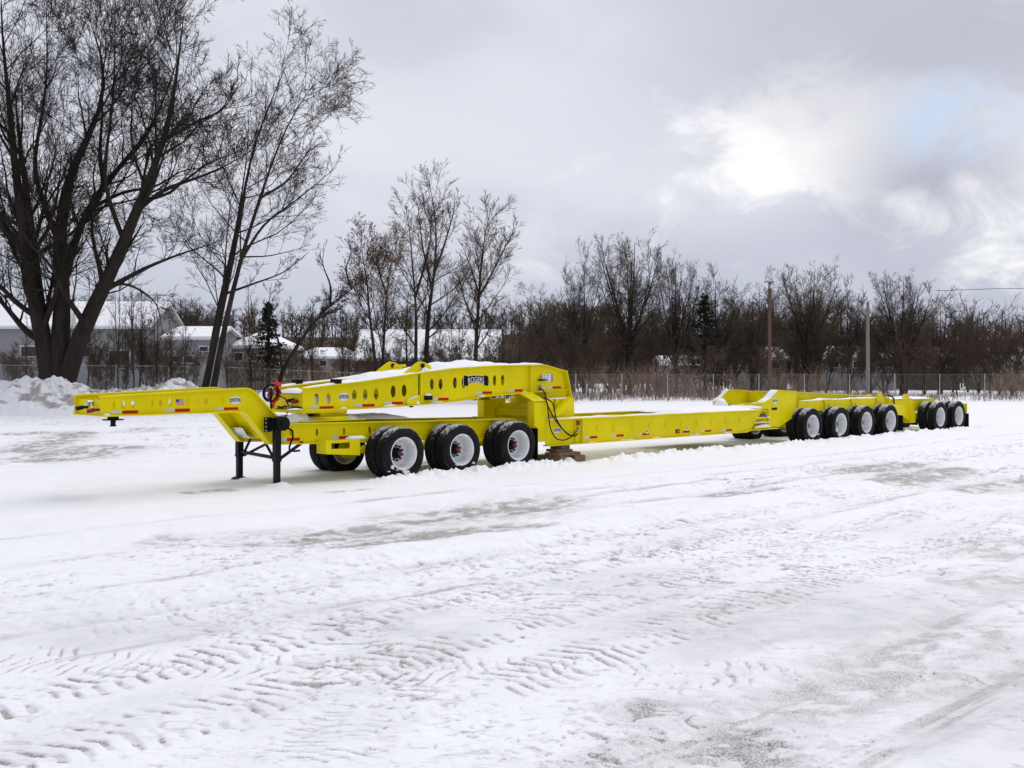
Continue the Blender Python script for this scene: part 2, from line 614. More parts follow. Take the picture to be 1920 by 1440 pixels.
def ground_fields(X, Y):
    dx, dy = X - TO[0], Y - TO[1]
    u = dx * TU[0] + dy * TU[1]
    v = dx * TN[0] + dy * TN[1]
    z = land(X, Y) + 0.07 * (fbm(X * 0.22, Y * 0.22, 3, 1) - 0.5) + 0.035 * (fbm(X * 0.9, Y * 0.9, 3, 4) - 0.5)
    dirt = np.zeros_like(X)
    ice = np.zeros_like(X)
    n_s = fbm(u * 0.33, v * 0.9, 4, 21)
    n_p = fbm(X * 0.55, Y * 0.55, 4, 33)
    # how churned up the surface is: tyre-broken crust in front of the trailer, smooth drifts elsewhere
    churn = sstep(-v, 2.2, 5.5) * (0.30 + 0.70 * sstep(n_p, 0.36, 0.58))
    churn = churn + 0.55 * sstep(v, 5, 9) * sstep(n_p, 0.42, 0.62) * sstep(60 - Y, 0, 20)
    smooth_patch = np.exp(-(((X + 0.45) / 0.75) ** 2 + ((Y - 8.6) / 0.85) ** 2)) + np.exp(-(((X + 3.2) / 1.2) ** 2 + ((Y - 8.2) / 1.1) ** 2))
    smooth_patch = smooth_patch + 0.8 * np.exp(-(((X - 2.2) / 0.8) ** 2 + ((Y - 8.5) / 0.5) ** 2))
    churn = churn * (1 - 0.92 * np.clip(smooth_patch, 0, 1))
    lowr = sstep(X + 0.35 * Y, 3.0, 5.0) * sstep(12 - Y, 0, 3)      # wind-scoured hard pack
    churn = churn * (1 - 0.65 * lowr)
    # small broken crust: warped, ridged
    wx = X + 0.10 * (fbm(X * 2.2, Y * 2.2, 3, 41) - 0.5)
    wy = Y + 0.14 * (fbm(X * 2.2, Y * 2.2, 3, 47) - 0.5)
    r1 = 1 - np.abs(2 * fbm(wx * 5.5, wy * 8.5, 3, 51) - 1)
    r2 = 1 - np.abs(2 * fbm(wx * 13, wy * 19, 2, 57) - 1)
    lump = fbm(wx * 8, wy * 10, 3, 61)
    z = z + churn * (0.018 * (r1 - 0.75) + 0.010 * (r2 - 0.7) + 0.022 * (lump - 0.5))
    crev = sstep(0.52 - lump, 0.02, 0.14) * sstep(r1, 0.80, 0.97)
    dirt = dirt + 0.45 * churn * crev * sstep(fbm(X * 1.3, Y * 1.6, 3, 66), 0.38, 0.60)
    # short dark gashes in the broken crust
    sx = X + 0.16 * (fbm(X * 1.3, Y * 1.3, 3, 341) - 0.5)
    sy = Y + 0.30 * (fbm(X * 1.1, Y * 1.1, 3, 344) - 0.5)
    for (fx_, fy_, sd_, amt) in ((2.6, 6.2, 351, 0.80), (4.6, 10.5, 354, 0.70), (9.0, 17.0, 357, 0.5)):
        g1 = 1 - np.abs(2 * fbm(sx * fx_, sy * fy_, 2, sd_, 0.4) - 1)
        br = sstep(fbm(X * fx_ * 1.4, Y * fy_ * 0.7, 3, sd_ + 1), 0.48, 0.60) * sstep(fbm(X * 0.8, Y * 0.8, 3, sd_ + 2), 0.40, 0.56)
        g1 = sstep(g1, 0.90, 0.985) * br * np.clip(churn * 1.25, 0, 1)
        z = z - 0.012 * g1
        dirt = dirt + amt * g1  # gash lines: dirt and crust-edge shadow painted as one dark tone
    # tractor prints
    for (u0, v0, sl, wd, pt, rk, sd_, sol) in ((-5, -10.55, 0.07, 0.66, 0.140, 0.75, 71, True), (-5.2, -9.55, 0.12, 0.66, 0.140, 0.75, 74, True),
                                              (-5.0, -8.5, 0.10, 0.55, 0.150, 0.5, 75, True), 
                                              (-9.2, -11.0, 0.55, 0.7, 0.10, 0.6, 81, False), (-9.6, -8.3, -1.1, 0.7, 0.105, 0.6, 84, False), (-4.0, -7.4, 0.05, 0.6, 0.15, 0.5, 87, False)):
        h, d = track(u, v, u0, v0, sl, wd, pt, rk, sd_, sol)
        k = sstep(-v, 3, 5)
        z = z + h * k
        dirt = dirt + (0.85 if sol else 0.60) * d * k  # print edges darkened in colour, dirt and shadow together
    # ploughed ridges and ruts running along the trailer
    for (v0, wd, hgt, sd_) in ((-6.55, 0.55, 0.075, 91), (-3.1, 0.5, 0.05, 92), (-7.9, 0.4, 0.04, 93), (-1.75, 0.7, 0.05, 94)):
        vv = v0 + 0.5 * (fbm(u * 0.12, u * 0 + sd_, 2, sd_) - 0.5)
        a = np.exp(-((v - vv) / wd) ** 2) * sstep(fbm(u * 0.16, v * 0.1, 2, sd_ + 3), 0.25, 0.55)
        z = z + a * hgt * (0.6 + 0.9 * fbm(X * 2.6, Y * 2.6, 4, sd_ + 5))
        dirt = dirt * (1 - 0.85 * a)
    # long wheel ruts running the way the trailer lies
    for (v0, sl, wd, dp, sd_) in ((-3.7, 0.01, 0.13, 0.022, 601), (-4.25, 0.01, 0.12, 0.018, 604), (-5.3, 0.02, 0.14, 0.026, 607), (-5.9, 0.02, 0.12, 0.020, 610),
                                  (-7.2, 0.015, 0.12, 0.02, 613), (-2.5, 0.0, 0.12, 0.016, 616), (-8.0, 0.03, 0.10, 0.014, 619), (-11.6, 0.09, 0.14, 0.018, 622), (-12.3, 0.12, 0.16, 0.018, 625)):
        c = v - v0 - sl * u + 0.22 * (fbm(u * 0.15, u * 0 + sd_, 2, sd_) - 0.5)
        on_ = sstep(fbm(u * 0.13, u * 0 + 0.7, 2, sd_ + 1), 0.36, 0.52)
        a = np.exp(-(c / wd) ** 2) * on_
        z = z - dp * a + 0.6 * dp * on_ * (np.exp(-((c - 1.9 * wd) / wd) ** 2) + np.exp(-((c + 1.9 * wd) / wd) ** 2)) * (0.4 + 1.2 * fbm(X * 5, Y * 5, 3, sd_ + 5))
        ln_ = sstep(fbm(u * 0.9, v * 16, 3, sd_ + 2), 0.46, 0.60)
        dirt = dirt + 0.42 * a * ln_ * sstep(fbm(u * 0.6, v * 2, 3, sd_ + 3), 0.36, 0.56)
        ice = ice + 0.45 * a
    # mud showing through in streaks
    def streak(px0, py0, px1, py1, wid, amt, sd_):
        nonlocal dirt, z
        X0, Y0 = px_ground(px0, py0)
        X1, Y1 = px_ground(px1, py1)
        L = math.hypot(X1 - X0, Y1 - Y0)
        ax, ay = (X1 - X0) / L, (Y1 - Y0) / L
        s = (X - X0) * ax + (Y - Y0) * ay
        w = -(X - X0) * ay + (Y - Y0) * ax
        w = w + 0.5 * (fbm(s * 0.6, s * 0, 2, sd_) - 0.5)
        a = np.exp(-(w / wid) ** 2) * sstep(s, -0.3 * wid, 0.25 * L) * sstep(L + 0.3 * wid - s, 0, 0.25 * L)
        n = fbm(s * 1.5, w * 4.5, 4, sd_ + 1)
        n2 = fbm(X * 7, Y * 7, 3, sd_ + 4)
        m = np.clip(a * 1.5, 0, 1) * (0.30 + 0.70 * sstep(n, 0.34, 0.50)) * (0.35 + 0.65 * sstep(n2, 0.36, 0.52))
        if amt >= 0.95:
            m = np.clip(m * 1.5, 0, 1)
        dirt = np.maximum(dirt, amt * m)
        z = z - 0.03 * a + 0.035 * a * (fbm(X * 6, Y * 6, 3, sd_ + 8) - 0.5)
    streak(395, 1018, 760, 985, 0.55, 0.85, 101)
    streak(600, 1030, 830, 992, 0.20, 1.0, 104)
    streak(680, 985, 1080, 930, 0.60, 0.85, 107)
    streak(720, 1010, 1040, 985, 0.38, 0.9, 110)
    streak(1300, 935, 1480, 915, 0.30, 0.8, 113)
    streak(1570, 892, 1720, 865, 0.45, 0.95, 116)
    streak(1640, 912, 1800, 882, 0.50, 1.0, 119)
    streak(1780, 925, 1960, 900, 0.45, 0.85, 122)
    streak(0, 855, 175, 805, 0.60, 0.9, 125)
    streak(60, 868, 220, 832, 1.0, 0.85, 128)
    streak(0, 815, 110, 810, 0.6, 0.85, 131)
    streak(240, 812, 285, 800, 0.6, 0.6, 134)
    streak(330, 926, 450, 918, 0.20, 0.7, 137)
    streak(600, 925, 700, 918, 0.14, 0.5, 140)
    streak(270, 1012, 340, 1014, 0.4, 0.4, 143)
    streak(1100, 1330, 1260, 1300, 0.14, 0.55, 146)
    streak(1330, 1440, 1440, 1350, 0.30, 0.55, 149)
    streak(1380, 1370, 1900, 1150, 0.38, 0.40, 152)
    streak(1500, 1300, 1960, 1200, 0.45, 0.32, 155)
    streak(1780, 1050, 1960, 1010, 0.7, 0.40, 158)
    streak(1760, 1100, 1960, 1080, 0.4, 0.40, 161)
    streak(1000, 1500, 1500, 1250, 0.35, 0.22, 164)
    # hard grey pack / ice, then a greyer strip below the deck
    ice = ice + 0.85 * lowr * sstep(fbm(u * 0.5, v * 1.1, 4, 171), 0.40, 0.62)
    ice = ice + 0.55 * np.clip(smooth_patch, 0, 1) * sstep(n_p, 0.3, 0.6)
    ice = ice + 0.38 * sstep(-v, 6.8, 8.2) * sstep(fbm(u * 0.35, v * 1.0, 4, 175), 0.50, 0.66)
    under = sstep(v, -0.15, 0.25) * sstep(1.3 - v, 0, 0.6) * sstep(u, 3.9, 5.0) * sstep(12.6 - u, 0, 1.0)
    ice = ice + 0.75 * under  # greyer strip, mixed with the same tone as the ice
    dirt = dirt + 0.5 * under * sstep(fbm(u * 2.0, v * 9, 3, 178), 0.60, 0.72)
    # snow pushed up against the near wheels, drifts under and behind the trailer
    on = sstep(u, -1.5, -0.4) * sstep(26.0 - u, 0, 0.8)
    fl = sstep(v, -0.9, -0.3) * sstep(3.2 - v, 0, 0.6) * sstep(u, -4.5, -3.2) * sstep(27 - u, 0, 2)
    z = z * (1 - 0.75 * fl)
    bv = -0.33 + 0.10 * (fbm(u * 0.8, u * 0, 2, 181) - 0.5)
    chunk = fbm(u * 3.6, v * 3.6, 4, 184)
    on = on * (1 - 0.75 * np.exp(-((u - 4.5) / 0.55) ** 2))
    bank = on * np.exp(-((v - bv) / 0.30) ** 2)
    z = z + bank * (0.045 + 0.06 * sstep(chunk, 0.36, 0.66) + 0.07 * sstep(1 - np.abs(2 * fbm(u * 4.7, v * 4.7, 4, 189, 0.6) - 1), 0.72, 0.98) + 0.06 * (fbm(u * 11, v * 11, 3, 187, 0.65) - 0.5))
    z = z + on * np.exp(-((v + 0.75) / 0.4) ** 2) * 0.05 * chunk
    z = z + on * sstep(v, 0.55, 0.9) * sstep(2.0 - v, 0, 0.4) * 0.02
    z = z + on * np.exp(-((v - 2.75) / 0.35) ** 2) * 0.06
    dirt = dirt * (1 - 0.9 * np.clip(bank * 1.5, 0, 1))
    for (lu_, lv_, lh_) in ((-2.36, 0.33, 0.085), (-2.22, 1.74, 0.05), (-2.50, 0.48, 0.05)):
        z = z + lh_ * np.exp(-(((u - lu_) / 0.14) ** 2 + ((v - lv_) / 0.10) ** 2))
    # drift round the timber blocks
    z = z + 0.13 * np.exp(-(((u - 4.45) / 0.13) ** 2 + ((v - 0.05) / 0.14) ** 2))
    return z, np.clip(dirt * 1.35, 0, 1), np.clip(ice, 0, 1)


def set_attr(me, name, vals):
    a = me.attributes.new(name, 'FLOAT', 'POINT')
    a.data.foreach_set('value', np.asarray(vals, np.float32).ravel())


def grid_quads(nr, nc):
    i = np.arange(nr - 1)[:, None] * nc + np.arange(nc - 1)[None, :]
    return np.stack([i, i + 1, i + nc + 1, i + nc], -1).reshape(-1, 4)


rows = []
y = 1560.0
while y > 737:
    rows.append(EYE * F / (y - HZ))
    y -= 1.35 if y > 1300 else (1.4 if y > 1000 else (1.15 if y > 800 else 0.95))
rows = [3.0, 3.4, 3.8, 4.1] + [r for r in rows if r > 4.2]
while rows[-1] < 230:
    rows.append(rows[-1] * 1.035)
rows = np.array(rows)
cols = np.linspace(-0.585, 0.585, 740)
GX = cols[None, :] * (rows[:, None] + 2.6)
GY = np.repeat(rows[:, None], len(cols), 1)
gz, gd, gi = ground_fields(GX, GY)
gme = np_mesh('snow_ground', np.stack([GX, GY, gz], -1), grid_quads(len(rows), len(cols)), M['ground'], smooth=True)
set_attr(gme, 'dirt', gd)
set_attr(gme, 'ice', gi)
tag(link_mesh('ground', gme), kind='structure')
mb = MB()
mb.add([(-2500, -2500, -0.62), (2500, -2500, -0.62), (2500, 2500, -0.62), (-2500, 2500, -0.62)], [(0, 1, 2, 3)])
tag(mb.build('snow_field', M['snow']), kind='structure')

# ploughed snow bank on the left
bx = np.linspace(-32, -10.5, 400)
by = np.linspace(47.2, 57.0, 130)
BX, BY = np.meshgrid(bx, by)
prof = np.interp(BX, [-34, -27, -24.2, -22.8, -21.4, -20.4, -19.6, -18, -17.0, -16.2, -15.4, -14.2, -12.8, -11.6, -10.5],
                 [1.5, 1.7, 1.55, 1.75, 1.65, 1.25, 1.0, 1.15, 1.35, 1.75, 1.60, 1.0, 0.65, 0.4, 0.0])
cross = np.clip(1 - ((BY - 52.2 - 0.5 * (fbm(BX * 0.3, BX * 0, 2, 203) - 0.5)) / 4.3) ** 2, 0, 1) ** 0.85
ch = fbm(BX * 1.1, BY * 1.1, 5, 205, 0.58)
ch2 = 1 - np.abs(2 * fbm(BX * 2.3, BY * 2.3, 4, 208, 0.6) - 1)
bz = land(BX, BY) - 0.12 + prof * cross * (0.44 + 0.56 * ch) + cross * (0.34 * (ch2 - 0.6)) + cross * 0.30 * (fbm(BX * 4.2, BY * 4.2, 4, 216, 0.7) - 0.5)
bd = 0.95 * sstep(fbm(BX * 0.5, BY * 0.7, 4, 211), 0.36, 0.52) * sstep(fbm(BX * 2.5, BY * 2.5, 4, 214), 0.42, 0.62) * sstep(cross, 0.1, 0.5)
bme = np_mesh('snow_bank', np.stack([BX, BY, bz], -1), grid_quads(len(by), len(bx)), M['bank'], smooth=True)
set_attr(bme, 'dirt', bd)
set_attr(bme, 'ice', bd * 0)
tag(link_mesh('snow_bank', bme), 'dirty heap of ploughed snow along the fence beside the big tree', kind='structure')


# ------------------------------------------------------------------ trees
def tubes(P_, R_, sides):
    """P_ [n,k,3], R_ [n,k] -> verts, quads"""
    n, k, _ = P_.shape
    d = np.empty_like(P_)
    d[:, 1:-1] = P_[:, 2:] - P_[:, :-2]
    d[:, 0] = P_[:, 1] - P_[:, 0]
    d[:, -1] = P_[:, -1] - P_[:, -2]
    d /= np.linalg.norm(d, axis=2, keepdims=True) + 1e-9
    mean = d.mean(1)
    ref = np.where(np.abs(mean[:, 2:3]) > 0.75, np.array([[1.0, 0, 0]]), np.array([[0, 0, 1.0]]))[:, None, :]
    a = np.cross(d, ref)
    a /= np.linalg.norm(a, axis=2, keepdims=True) + 1e-9
    b = np.cross(d, a)
    t = np.arange(sides) * 2 * math.pi / sides
    v = P_[:, :, None, :] + R_[:, :, None, None] * (a[:, :, None, :] * np.cos(t)[None, None, :, None] + b[:, :, None, :] * np.sin(t)[None, None, :, None])
    base = (np.arange(n) * k * sides)[:, None, None] + (np.arange(k - 1) * sides)[None, :, None]
    s0 = np.arange(sides)[None, None, :]
    s1 = (s0 + 1) % sides
    q = np.stack([base + s0, base + s1, base + sides + s1, base + sides + s0], -1)
    return v.reshape(-1, 3), q.reshape(-1, 4)


def join_tubes(name, parts, mat):
    V, Q, off = [], [], 0
    for (P_, R_, s) in parts:
        v, q = tubes(P_, R_, s)
        V.append(v)
        Q.append(q + off)
        off += len(v)
    return np_mesh(name, np.concatenate(V), np.concatenate(Q), mat, smooth=True)


def resample(pts, k):
    pts = np.asarray(pts, float)
    seg = np.r_[0, np.cumsum(np.linalg.norm(np.diff(pts, axis=0), axis=1))]
    t = np.linspace(0, seg[-1], k)
    # smooth (Catmull-like) by interpolating then averaging
    out = np.stack([np.interp(t, seg, pts[:, i]) for i in range(3)], 1)
    for _ in range(2):
        out[1:-1] = 0.25 * out[:-2] + 0.5 * out[1:-1] + 0.25 * out[2:]
    return out


def grow(rng, P0, R0, levels):
    """P0 [n,k,3] limbs; each level dict: n, t0, t1, ang, sd, len, wig, up, k, rr, taper, sides, minr"""
    out = []
    Pp, Rp = P0, R0
    for L in levels:
        n, k, _ = Pp.shape
        seglen = np.linalg.norm(np.diff(Pp, axis=1), axis=2).sum(1)
        cnt = np.maximum(1, np.round(L['n'] * (seglen / seglen.mean()) ** L.get('npow', 0.7) * rng.uniform(0.75, 1.25, n))).astype(int)
        idx = np.repeat(np.arange(n), cnt)
        m = len(idx)
        t = L['t0'] + (L['t1'] - L['t0']) * rng.rand(m) ** L.get('tp', 0.8)
        fi = t * (k - 1)
        i0 = np.clip(fi.astype(int), 0, k - 2)
        fr = (fi - i0)[:, None]
        p = Pp[idx, i0] * (1 - fr) + Pp[idx, i0 + 1] * fr
        rad = Rp[idx, i0] * (1 - fr[:, 0]) + Rp[idx, i0 + 1] * fr[:, 0]
        d = Pp[idx, i0 + 1] - Pp[idx, i0]
        d /= np.linalg.norm(d, axis=1, keepdims=True) + 1e-9
        rv = rng.normal(size=(m, 3))
        rv -= (rv * d).sum(1, keepdims=True) * d
        rv /= np.linalg.norm(rv, axis=1, keepdims=True) + 1e-9
        ang = np.radians(np.clip(rng.normal(L['ang'], L['sd'], m), 8, 100))[:, None]
        d = d * np.cos(ang) + rv * np.sin(ang)
        ln = L['len'] * seglen[idx] * (1.05 - L.get('lt', 0.55) * t) * rng.uniform(0.6, 1.3, m)
        if 'maxlen' in L:
            ln = np.minimum(ln, L['maxlen'] * rng.uniform(0.7, 1.1, m))
        kk = L['k']
        Q = np.empty((m, kk, 3))
        Q[:, 0] = p
        for s in range(1, kk):
            d = d + rng.normal(0, L['wig'], (m, 3)) + np.array([0, 0, L['up']])
            d /= np.linalg.norm(d, axis=1, keepdims=True)
            Q[:, s] = Q[:, s - 1] + d * (ln / (kk - 1))[:, None]
        r0 = np.minimum(rad * L['rr'], ln * 0.03 + 0.004)
        r0 = np.maximum(r0, L['minr'])
        tt = np.linspace(0, 1, kk)[None, :]
        RR = np.maximum(r0[:, None] * (1 - L['taper'] * tt), L['minr'] * 0.7)
        out.append((Q, RR, L['sides']))
        Pp, Rp = Q, RR
    return out


def limbs_from(stems, k=14):
    """stems: (list of 3-d points, base radius, end radius)"""
    P0 = np.stack([resample(s[0], k) for s in stems])
    t = np.linspace(0, 1, k)
    R0 = np.stack([s[2] * 0.5 + (s[1] - s[2] * 0.5) * (1 - t) ** 1.15 for s in stems])
    return P0, R0


def leaf_mesh(name, pts, size, rng, mat):
    n = len(pts)
    a = rng.normal(size=(n, 3))
    a /= np.linalg.norm(a, axis=1, keepdims=True)
    b = np.cross(a, rng.normal(size=(n, 3)))
    b /= np.linalg.norm(b, axis=1, keepdims=True)
    s = size * rng.uniform(0.6, 1.3, n)[:, None]
    V = np.stack([pts - a * s, pts + b * s * 0.5, pts + a * s, pts - b * s * 0.5], 1)
    return np_mesh(name, V, np.arange(n * 4).reshape(-1, 4), mat)


def make_tree(seed, stems, levels, mats, name='tree', split=1, leaves=0, leafsize=0.06):
    rng = np.random.RandomState(seed)
    P0, R0 = limbs_from(stems)
    lv = grow(rng, P0, R0, levels)
    trunk = [(P0, R0, 8)] + lv[:split]
    root = empty(name)
    link_mesh('trunk', join_tubes('trunk', trunk, M[mats[0]]), root)
    link_mesh('crown', join_tubes('crown', lv[split:], M[mats[1]]), root)
    if leaves:
        Q = lv[-1][0]
        ii = rng.randint(0, len(Q), leaves)
        pts = Q[ii, rng.randint(1, Q.shape[1], leaves)] + rng.normal(0, 0.06, (leaves, 3))
        link_mesh('foliage', leaf_mesh('foliage', pts, leafsize, rng, M['leafbrown']), root)
    return root


def copy_tree(o, loc, rz=0.0, s=(1, 1, 1)):
    c = o.copy()
    COL.objects.link(c)
    c.location, c.rotation_euler, c.scale = loc, (0, 0, rz), s
    for ch_ in o.children:
        d = ch_.copy()
        COL.objects.link(d)
        d.parent = c
        for g in ch_.children:
            e = g.copy()
            COL.objects.link(e)
            e.parent = d
    return c


def LV(n, t0, t1, ang, sd_, ln, k, wig=0.10, up=0.05, rr=0.55, taper=0.75, sides=4, minr=0.006, **kw):
    d = dict(n=n, t0=t0, t1=t1, ang=ang, sd=sd_, len=ln, k=k, wig=wig, up=up, rr=rr, taper=taper, sides=sides, minr=minr)
    d.update(kw)
    return d


def traced(base_px, Y, paths):
    """limbs traced over the photograph, set at the tree's own distance Y; each limb leans in depth and leaves its parent limb"""
    bxw = (base_px[0] - 960) / F * Y
    bz = float(land(np.array([bxw]), np.array([Y]))[0])
    k = Y / F
    st, loc3 = [], []
    for (pts, r0, r1, lean, par) in paths:
        xz = [((px - 960) / F * Y - bxw, EYE - (py - HZ) * k - bz) for (px, py) in pts]
        y0, z0 = 0.0, xz[0][1]
        if par is not None:
            pp_ = loc3[par]
            fine_ = resample(pp_, 60)
            i = int(np.argmin((fine_[:, 0] - xz[0][0]) ** 2 + (fine_[:, 2] - xz[0][1]) ** 2))
            y0 = float(fine_[i, 1])
            xz[0] = (float(fine_[i, 0]), float(fine_[i, 2]))
            z0 = xz[0][1]
            q = [(x_, y0 + lean * math.hypot(x_ - xz[0][0], z_ - z0), z_) for (x_, z_) in xz]
        else:
            q = [(x_, lean * max(0.0, z_ - 1.0), z_) for (x_, z_) in xz]
        loc3.append(q)
        st.append((q, r0, r1))
    return st, (bxw, Y, bz)


# -- the big many-stemmed tree on the left
ZB = 57.0
h2 = lambda pts: [(x / 2.0, y_ / 2.0) for x, y_ in pts]
big = [
    (h2([(195, 1480), (160, 1300), (118, 1090), (108, 950), (78, 800), (62, 650), (22, 480), (8, 300)]), 0.56, 0.05, 0.10, None),
    (h2([(205, 1480), (165, 1260), (128, 1040), (120, 880), (105, 700), (85, 560), (100, 430), (72, 250), (80, 60)]), 0.50, 0.06, -0.12, None),
    (h2([(215, 1480), (222, 1300), (240, 1150), (232, 1040), (215, 900), (235, 760), (245, 650), (330, 520), (405, 380), (410, 250), (350, 110)]), 0.60, 0.04, 0.0, None),
    (h2([(232, 1080), (270, 900), (300, 780), (370, 690), (400, 620), (480, 550), (560, 400), (620, 170)]), 0.26, 0.04, 0.16, 2),
    (h2([(235, 1480), (275, 1330), (335, 1180), (415, 1080), (480, 900), (550, 780), (600, 640), (660, 530), (690, 350), (730, 90)]), 0.54, 0.04, -0.10, None),
    (h2([(540, 795), (640, 720), (780, 680), (880, 640), (970, 590)]), 0.14, 0.03, -0.12, 4),
    (h2([(400, 1095), (560, 1000), (680, 950), (815, 905)]), 0.15, 0.03, 0.12, 4),
    (h2([(655, 540), (760, 480), (870, 440), (930, 340)]), 0.10, 0.03, -0.10, 4),
    (h2([(150, 1290), (90, 1250), (40, 1180), (-20, 1120), (-120, 900)]), 0.20, 0.05, 0.05, 0),
    (h2([(110, 1000), (40, 900), (-30, 800), (-110, 620), (-160, 350)]), 0.22, 0.04, -0.05, 0),
    (h2([(220, 900), (180, 790), (140, 640), (190, 480), (230, 300), (240, 100)]), 0.18, 0.03, -0.2, 2),
    (h2([(300, 780), (440, 700), (560, 690), (640, 610), (750, 605)]), 0.12, 0.03, 0.2, 3),
    (h2([(370, 690), (330, 560), (330, 400), (300, 200), (330, 40)]), 0.12, 0.03, 0.3, 3),
    (h2([(480, 900), (420, 700), (470, 500), (500, 330), (520, 130)]), 0.14, 0.03, -0.25, 4),
    (h2([(425, 1075), (470, 1060), (540, 1090), (600, 1140), (615, 1250)]), 0.08, 0.03, 0.05, 6),
]
st, loc = traced((110, 720), ZB, big)
t_big = make_tree(5, st, [
    LV(12, 0.16, 0.98, 44, 14, 0.46, 9, 0.12, 0.10, 0.42, 0.85, 5, 0.018, maxlen=6.4),
    LV(9.5, 0.14, 1.0, 42, 15, 0.50, 6, 0.12, 0.10, 0.45, 0.8, 3, 0.014, maxlen=3.4),
    LV(6.2, 0.12, 1.0, 40, 15, 0.60, 3, 0.12, 0.09, 0.5, 0.7, 3, 0.0105, maxlen=2.3),
    LV(4.2, 0.12, 1.0, 36, 14, 0.65, 2, 0.10, 0.08, 0.6, 0.6, 3, 0.0082, maxlen=1.35),
], ('bark_dark', 'bark_dark'), 'maple_tree')
t_big.location = loc
tag(t_big, 'huge dark bare tree with several thick stems beside the snow heap', 'tree')

# -- the leaning clump right of it
lean = [
    (h2([(768, 1460), (800, 1300), (822, 1180), (870, 960), (905, 720), (940, 520), (1000, 380), (1060, 230)]), 0.185, 0.03, 0.05, None),
    (h2([(800, 1460), (850, 1200), (885, 1070), (925, 920), (985, 750), (1050, 560), (1130, 400), (1190, 330)]), 0.175, 0.03, -0.06, None),
    (h2([(775, 1450), (790, 1250), (835, 1020), (870, 850), (885, 700), (910, 520), (900, 380)]), 0.11, 0.03, 0.12, None),
    (h2([(905, 980), (1000, 840), (1110, 770), (1200, 700), (1275, 640)]), 0.09, 0.02, -0.1, 1),
    (h2([(860, 1110), (950, 1060), (1060, 1020), (1150, 940)]), 0.07, 0.02, 0.08, 0),
    (h2([(985, 750), (1080, 690), (1160, 560), (1230, 520)]), 0.07, 0.02, 0.15, 1),
]
st, loc = traced((392, 725), 55.0, lean)
t_lean = make_tree(9, st, [
    LV(14, 0.22, 0.99, 42, 13, 0.40, 8, 0.11, 0.07, 0.42, 0.85, 4, 0.014, maxlen=5.4),
    LV(8, 0.12, 1.0, 42, 15, 0.50, 5, 0.12, 0.07, 0.5, 0.75, 3, 0.010, maxlen=2.8),
    LV(6, 0.12, 1.0, 40, 15, 0.56, 3, 0.12, 0.06, 0.6, 0.7, 3, 0.008, maxlen=1.8),
    LV(3.6, 0.12, 1.0, 38, 14, 0.62, 2, 0.12, 0.05, 0.7, 0.6, 3, 0.0065, maxlen=1.1),
], ('bark_dark', 'bark_dark'), 'leaning_tree')
t_lean.location = loc
tag(t_lean, 'bare clump of trunks leaning to one side, crown swept over the yellow neck', 'tree')


# -- middle group
def z3(pts):
    return [(480 + x / 3.13, 300 + y_ / 3.13) for x, y_ in pts]


mid_levels = [
    LV(22, 0.20, 0.99, 42, 12, 0.40, 7, 0.10, 0.09, 0.42, 0.85, 4, 0.013, lt=0.75, maxlen=5.6),
    LV(9, 0.10, 1.0, 40, 14, 0.46, 4, 0.11, 0.09, 0.5, 0.75, 3, 0.010, maxlen=2.3),
    LV(6.5, 0.12, 1.0, 38, 14, 0.56, 2, 0.11, 0.07, 0.6, 0.7, 3, 0.0085, maxlen=1.4),
]
crook_levels = [dict(l) for l in mid_levels]
crook_levels[0]['n'] = 9
crook_levels[1]['n'] = 7


def mid_tree(base, Y, paths, seed, label, mats=('bark_dark', 'bark_brown'), name='slender_tree', lev=None, **kw):
    s_, l_ = traced(base, Y, paths)
    t_ = make_tree(seed, s_, lev or mid_levels, mats, name, **kw)
    t_.location = l_
    tag(t_, label, 'tree')
    return t_


mid_tree((799.5, 728), 76, [(z3([(998, 1345), (1003, 1000), (1012, 880), (1045, 700), (1062, 480), (1055, 320), (1015, 120)]), 0.21, 0.02, 0.0, None),
                            (z3([(1050, 660), (1110, 480), (1160, 300), (1165, 180)]), 0.09, 0.02, 0.1, 0),
                            (z3([(1030, 760), (980, 520), (960, 330), (950, 230)]), 0.09, 0.02, -0.1, 0)], 21,
         'tallest slender bare tree behind the snow-roofed brown house')
mid_tree((779, 727), 74, [(z3([(935, 1340), (940, 1000), (938, 820), (915, 600), (905, 420), (875, 250)]), 0.15, 0.02, 0.0, None),
                          (z3([(945, 800), (1010, 540), (1030, 380), (1000, 240)]), 0.09, 0.02, 0.08, 0)], 22,
         'thin bare tree close beside the tallest slender tree', name='slender_tree')
mid_tree((892, 727), 75, [(z3([(1285, 1340), (1290, 1100), (1305, 850), (1325, 560), (1345, 420), (1385, 260)]), 0.18, 0.02, 0.0, None),
                          (z3([(1310, 800), (1400, 640), (1480, 480), (1540, 360)]), 0.08, 0.02, -0.1, 0),
                          (z3([(1310, 780), (1250, 600), (1200, 480)]), 0.07, 0.02, 0.1, 0)], 23,
         'bare tree with ascending forked branches at the end of the brown house')
mid_tree((704, 728), 70, [(z3([(710, 1340), (690, 1080), (660, 880), (655, 700), (610, 520), (620, 420)]), 0.13, 0.02, 0.0, None),
                          (z3([(735, 1340), (750, 1000), (760, 760), (790, 560), (830, 440)]), 0.12, 0.02, 0.1, None),
                          (z3([(760, 780), (700, 600), (700, 440)]), 0.07, 0.02, -0.1, 1)], 24,
         'bare tree still holding some rusty brown dry leaves', ('bark_dark', 'bark_red'), 'russet_tree', leaves=1500, leafsize=0.075)
